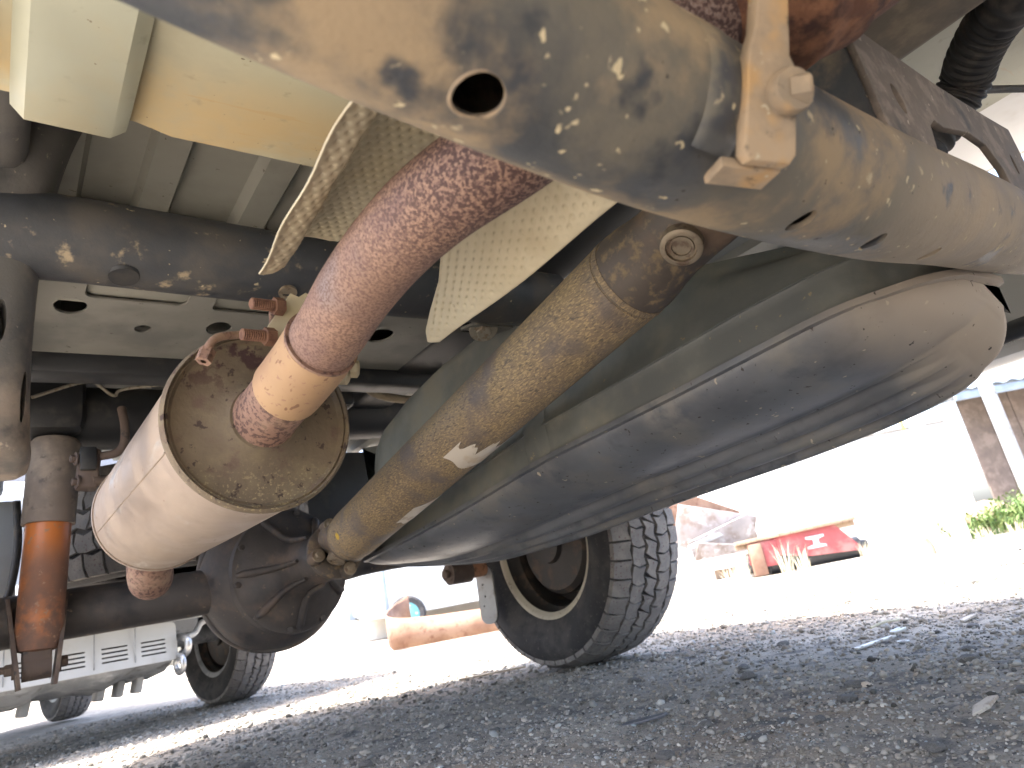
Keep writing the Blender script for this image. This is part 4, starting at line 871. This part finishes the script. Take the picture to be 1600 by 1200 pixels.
for i, (x_, y_, h_) in enumerate(dg_): weed('dry_grass', (x_, y_, 0), 34, h_, .12, 'drygrass', 'tuft of bleached dry grass standing in the sun', 'dry grass tufts in the sun', .004, seed=50+i)

# ------------------------------------------------------------------ loose things on the shaded ground
def gz(x, y): return float(gh(x, y))
sp = thing('spanner', 'small steel open ended spanner lying on the gravel', 'spanner', (1.55, .85, gz(1.55, .85)+.006), R(-12))
plate('handle', rrect(-.055, -.0045, .075, .0045, .003), [], .004, (0, 0, .001), (1, 0, .02), (0, 1, 0), 'steel', sp)
plate('jaw', [(.07, -.005), (.085, -.011), (.105, -.011), (.108, -.006), (.092, -.004), (.092, .004), (.108, .006), (.105, .011), (.085, .011), (.07, .005)], [], .005, (0, 0, .004), (1, 0, .08), (0, 1, 0), 'steel', sp)
rg = tube('washer', [Vector((.011*math.cos(a), .011*math.sin(a), 0)) for a in [2*math.pi*k/24 for k in range(25)]], .002, 'steel', seg=8, cap=False); place(rg, (1.565, .79, gz(1.565, .79)+.004)); tag(rg, 'small bare steel ring lying beside the spanner', 'washer')
stk = box('wood_strip', (0, 0, 0), (.24, .022, .006), 'wood', bevel=.001); place(stk, (1.42, 2.17, gz(1.42, 2.17)+.008), R(-36)); tag(stk, 'flat pale wooden strip lying against the rear tyre', 'wood strip')
def flake(name, loc, pts, m_, rz, label, cat, tilt=.1):
    o = plate(name, pts, [], .003, (0, 0, 0), (1, 0, tilt), (0, 1, .05), m_, bevel=.0006); place(o, (loc[0], loc[1], gz(*loc)+.006), rz); return tag(o, label, cat)
flake('metal_shard', (.897, .936), [(-.045, -.008), (-.01, -.012), (.04, -.006), (.045, .004), (.0, .009), (-.03, .006)], 'darkshard', R(-52), 'thin dark metal shard lying flat on the gravel', 'shard')
flake('bark_chip', (.985, .427), [(-.024, -.006), (.0, -.009), (.024, -.002), (.018, .006), (-.008, .007)], 'shard', R(-25), 'pale curled bark chip on the dark gravel', 'chip', .25)
flake('bark_chip', (1.80, .745), [(-.02, -.007), (.015, -.008), (.024, .0), (.0, .008), (-.018, .006)], 'shard', R(-25), 'pale flat chip near the sunlit edge of the gravel', 'chip', .15)
tw = tube('twig', cr([(1.70, .925, .012), (1.75, .915, .016), (1.80, .905, .012), (1.83, .92, .014)], 5), .003, 'drygrass', seg=7); tag(tw, 'thin bleached twig beyond the spanner', 'twig')
me0 = None; r3 = random.Random(5)
spots = [(1.053, .643, .013), (1.15, .683, .015), (1.216, .941, .016), (.733, .734, .012), (.93, .62, .010), (1.35, 1.05, .014), (.84, .43, .011), (1.30, .56, .014), (.80, 1.25, .013), (.60, .95, .010), (1.02, 1.42, .016), (1.62, 1.12, .015), (1.45, .62, .012), (.70, .52, .010), (1.1, .42, .010), (.55, 1.3, .013), (.9, .80, .011), (1.7, .7, .013), (1.25, 1.3, .015), (.45, 1.7, .016)]
for i, (x_, y_, r_) in enumerate(spots):
    if i < 4 or i % 4 == 0:
        b2 = bmesh.new(); bmesh.ops.create_icosphere(b2, subdivisions=2, radius=1)
        for v in b2.verts:
            n_ = r3.random()*.34+.8; v.co *= n_; v.co.z *= .6
        bmesh.ops.bevel(b2, geom=b2.edges[:6], offset=.05, affect='EDGES')
        me0 = bpy.data.meshes.new('stone'); b2.to_mesh(me0); b2.free()
        o = link('stone', me0, 'stone', None, autosmooth=25)
    else:
        o = bpy.data.objects.new('stone', me0); col.objects.link(o)
    o.location = (x_, y_, gz(x_, y_)+r_*.25); o.scale = (r_*1.25, r_, r_*.9); o.rotation_euler = (0, 0, r3.random()*6)
    tag(o, 'loose dark angular stone bigger than the gravel around it', 'stone', 'larger stones on the gravel')
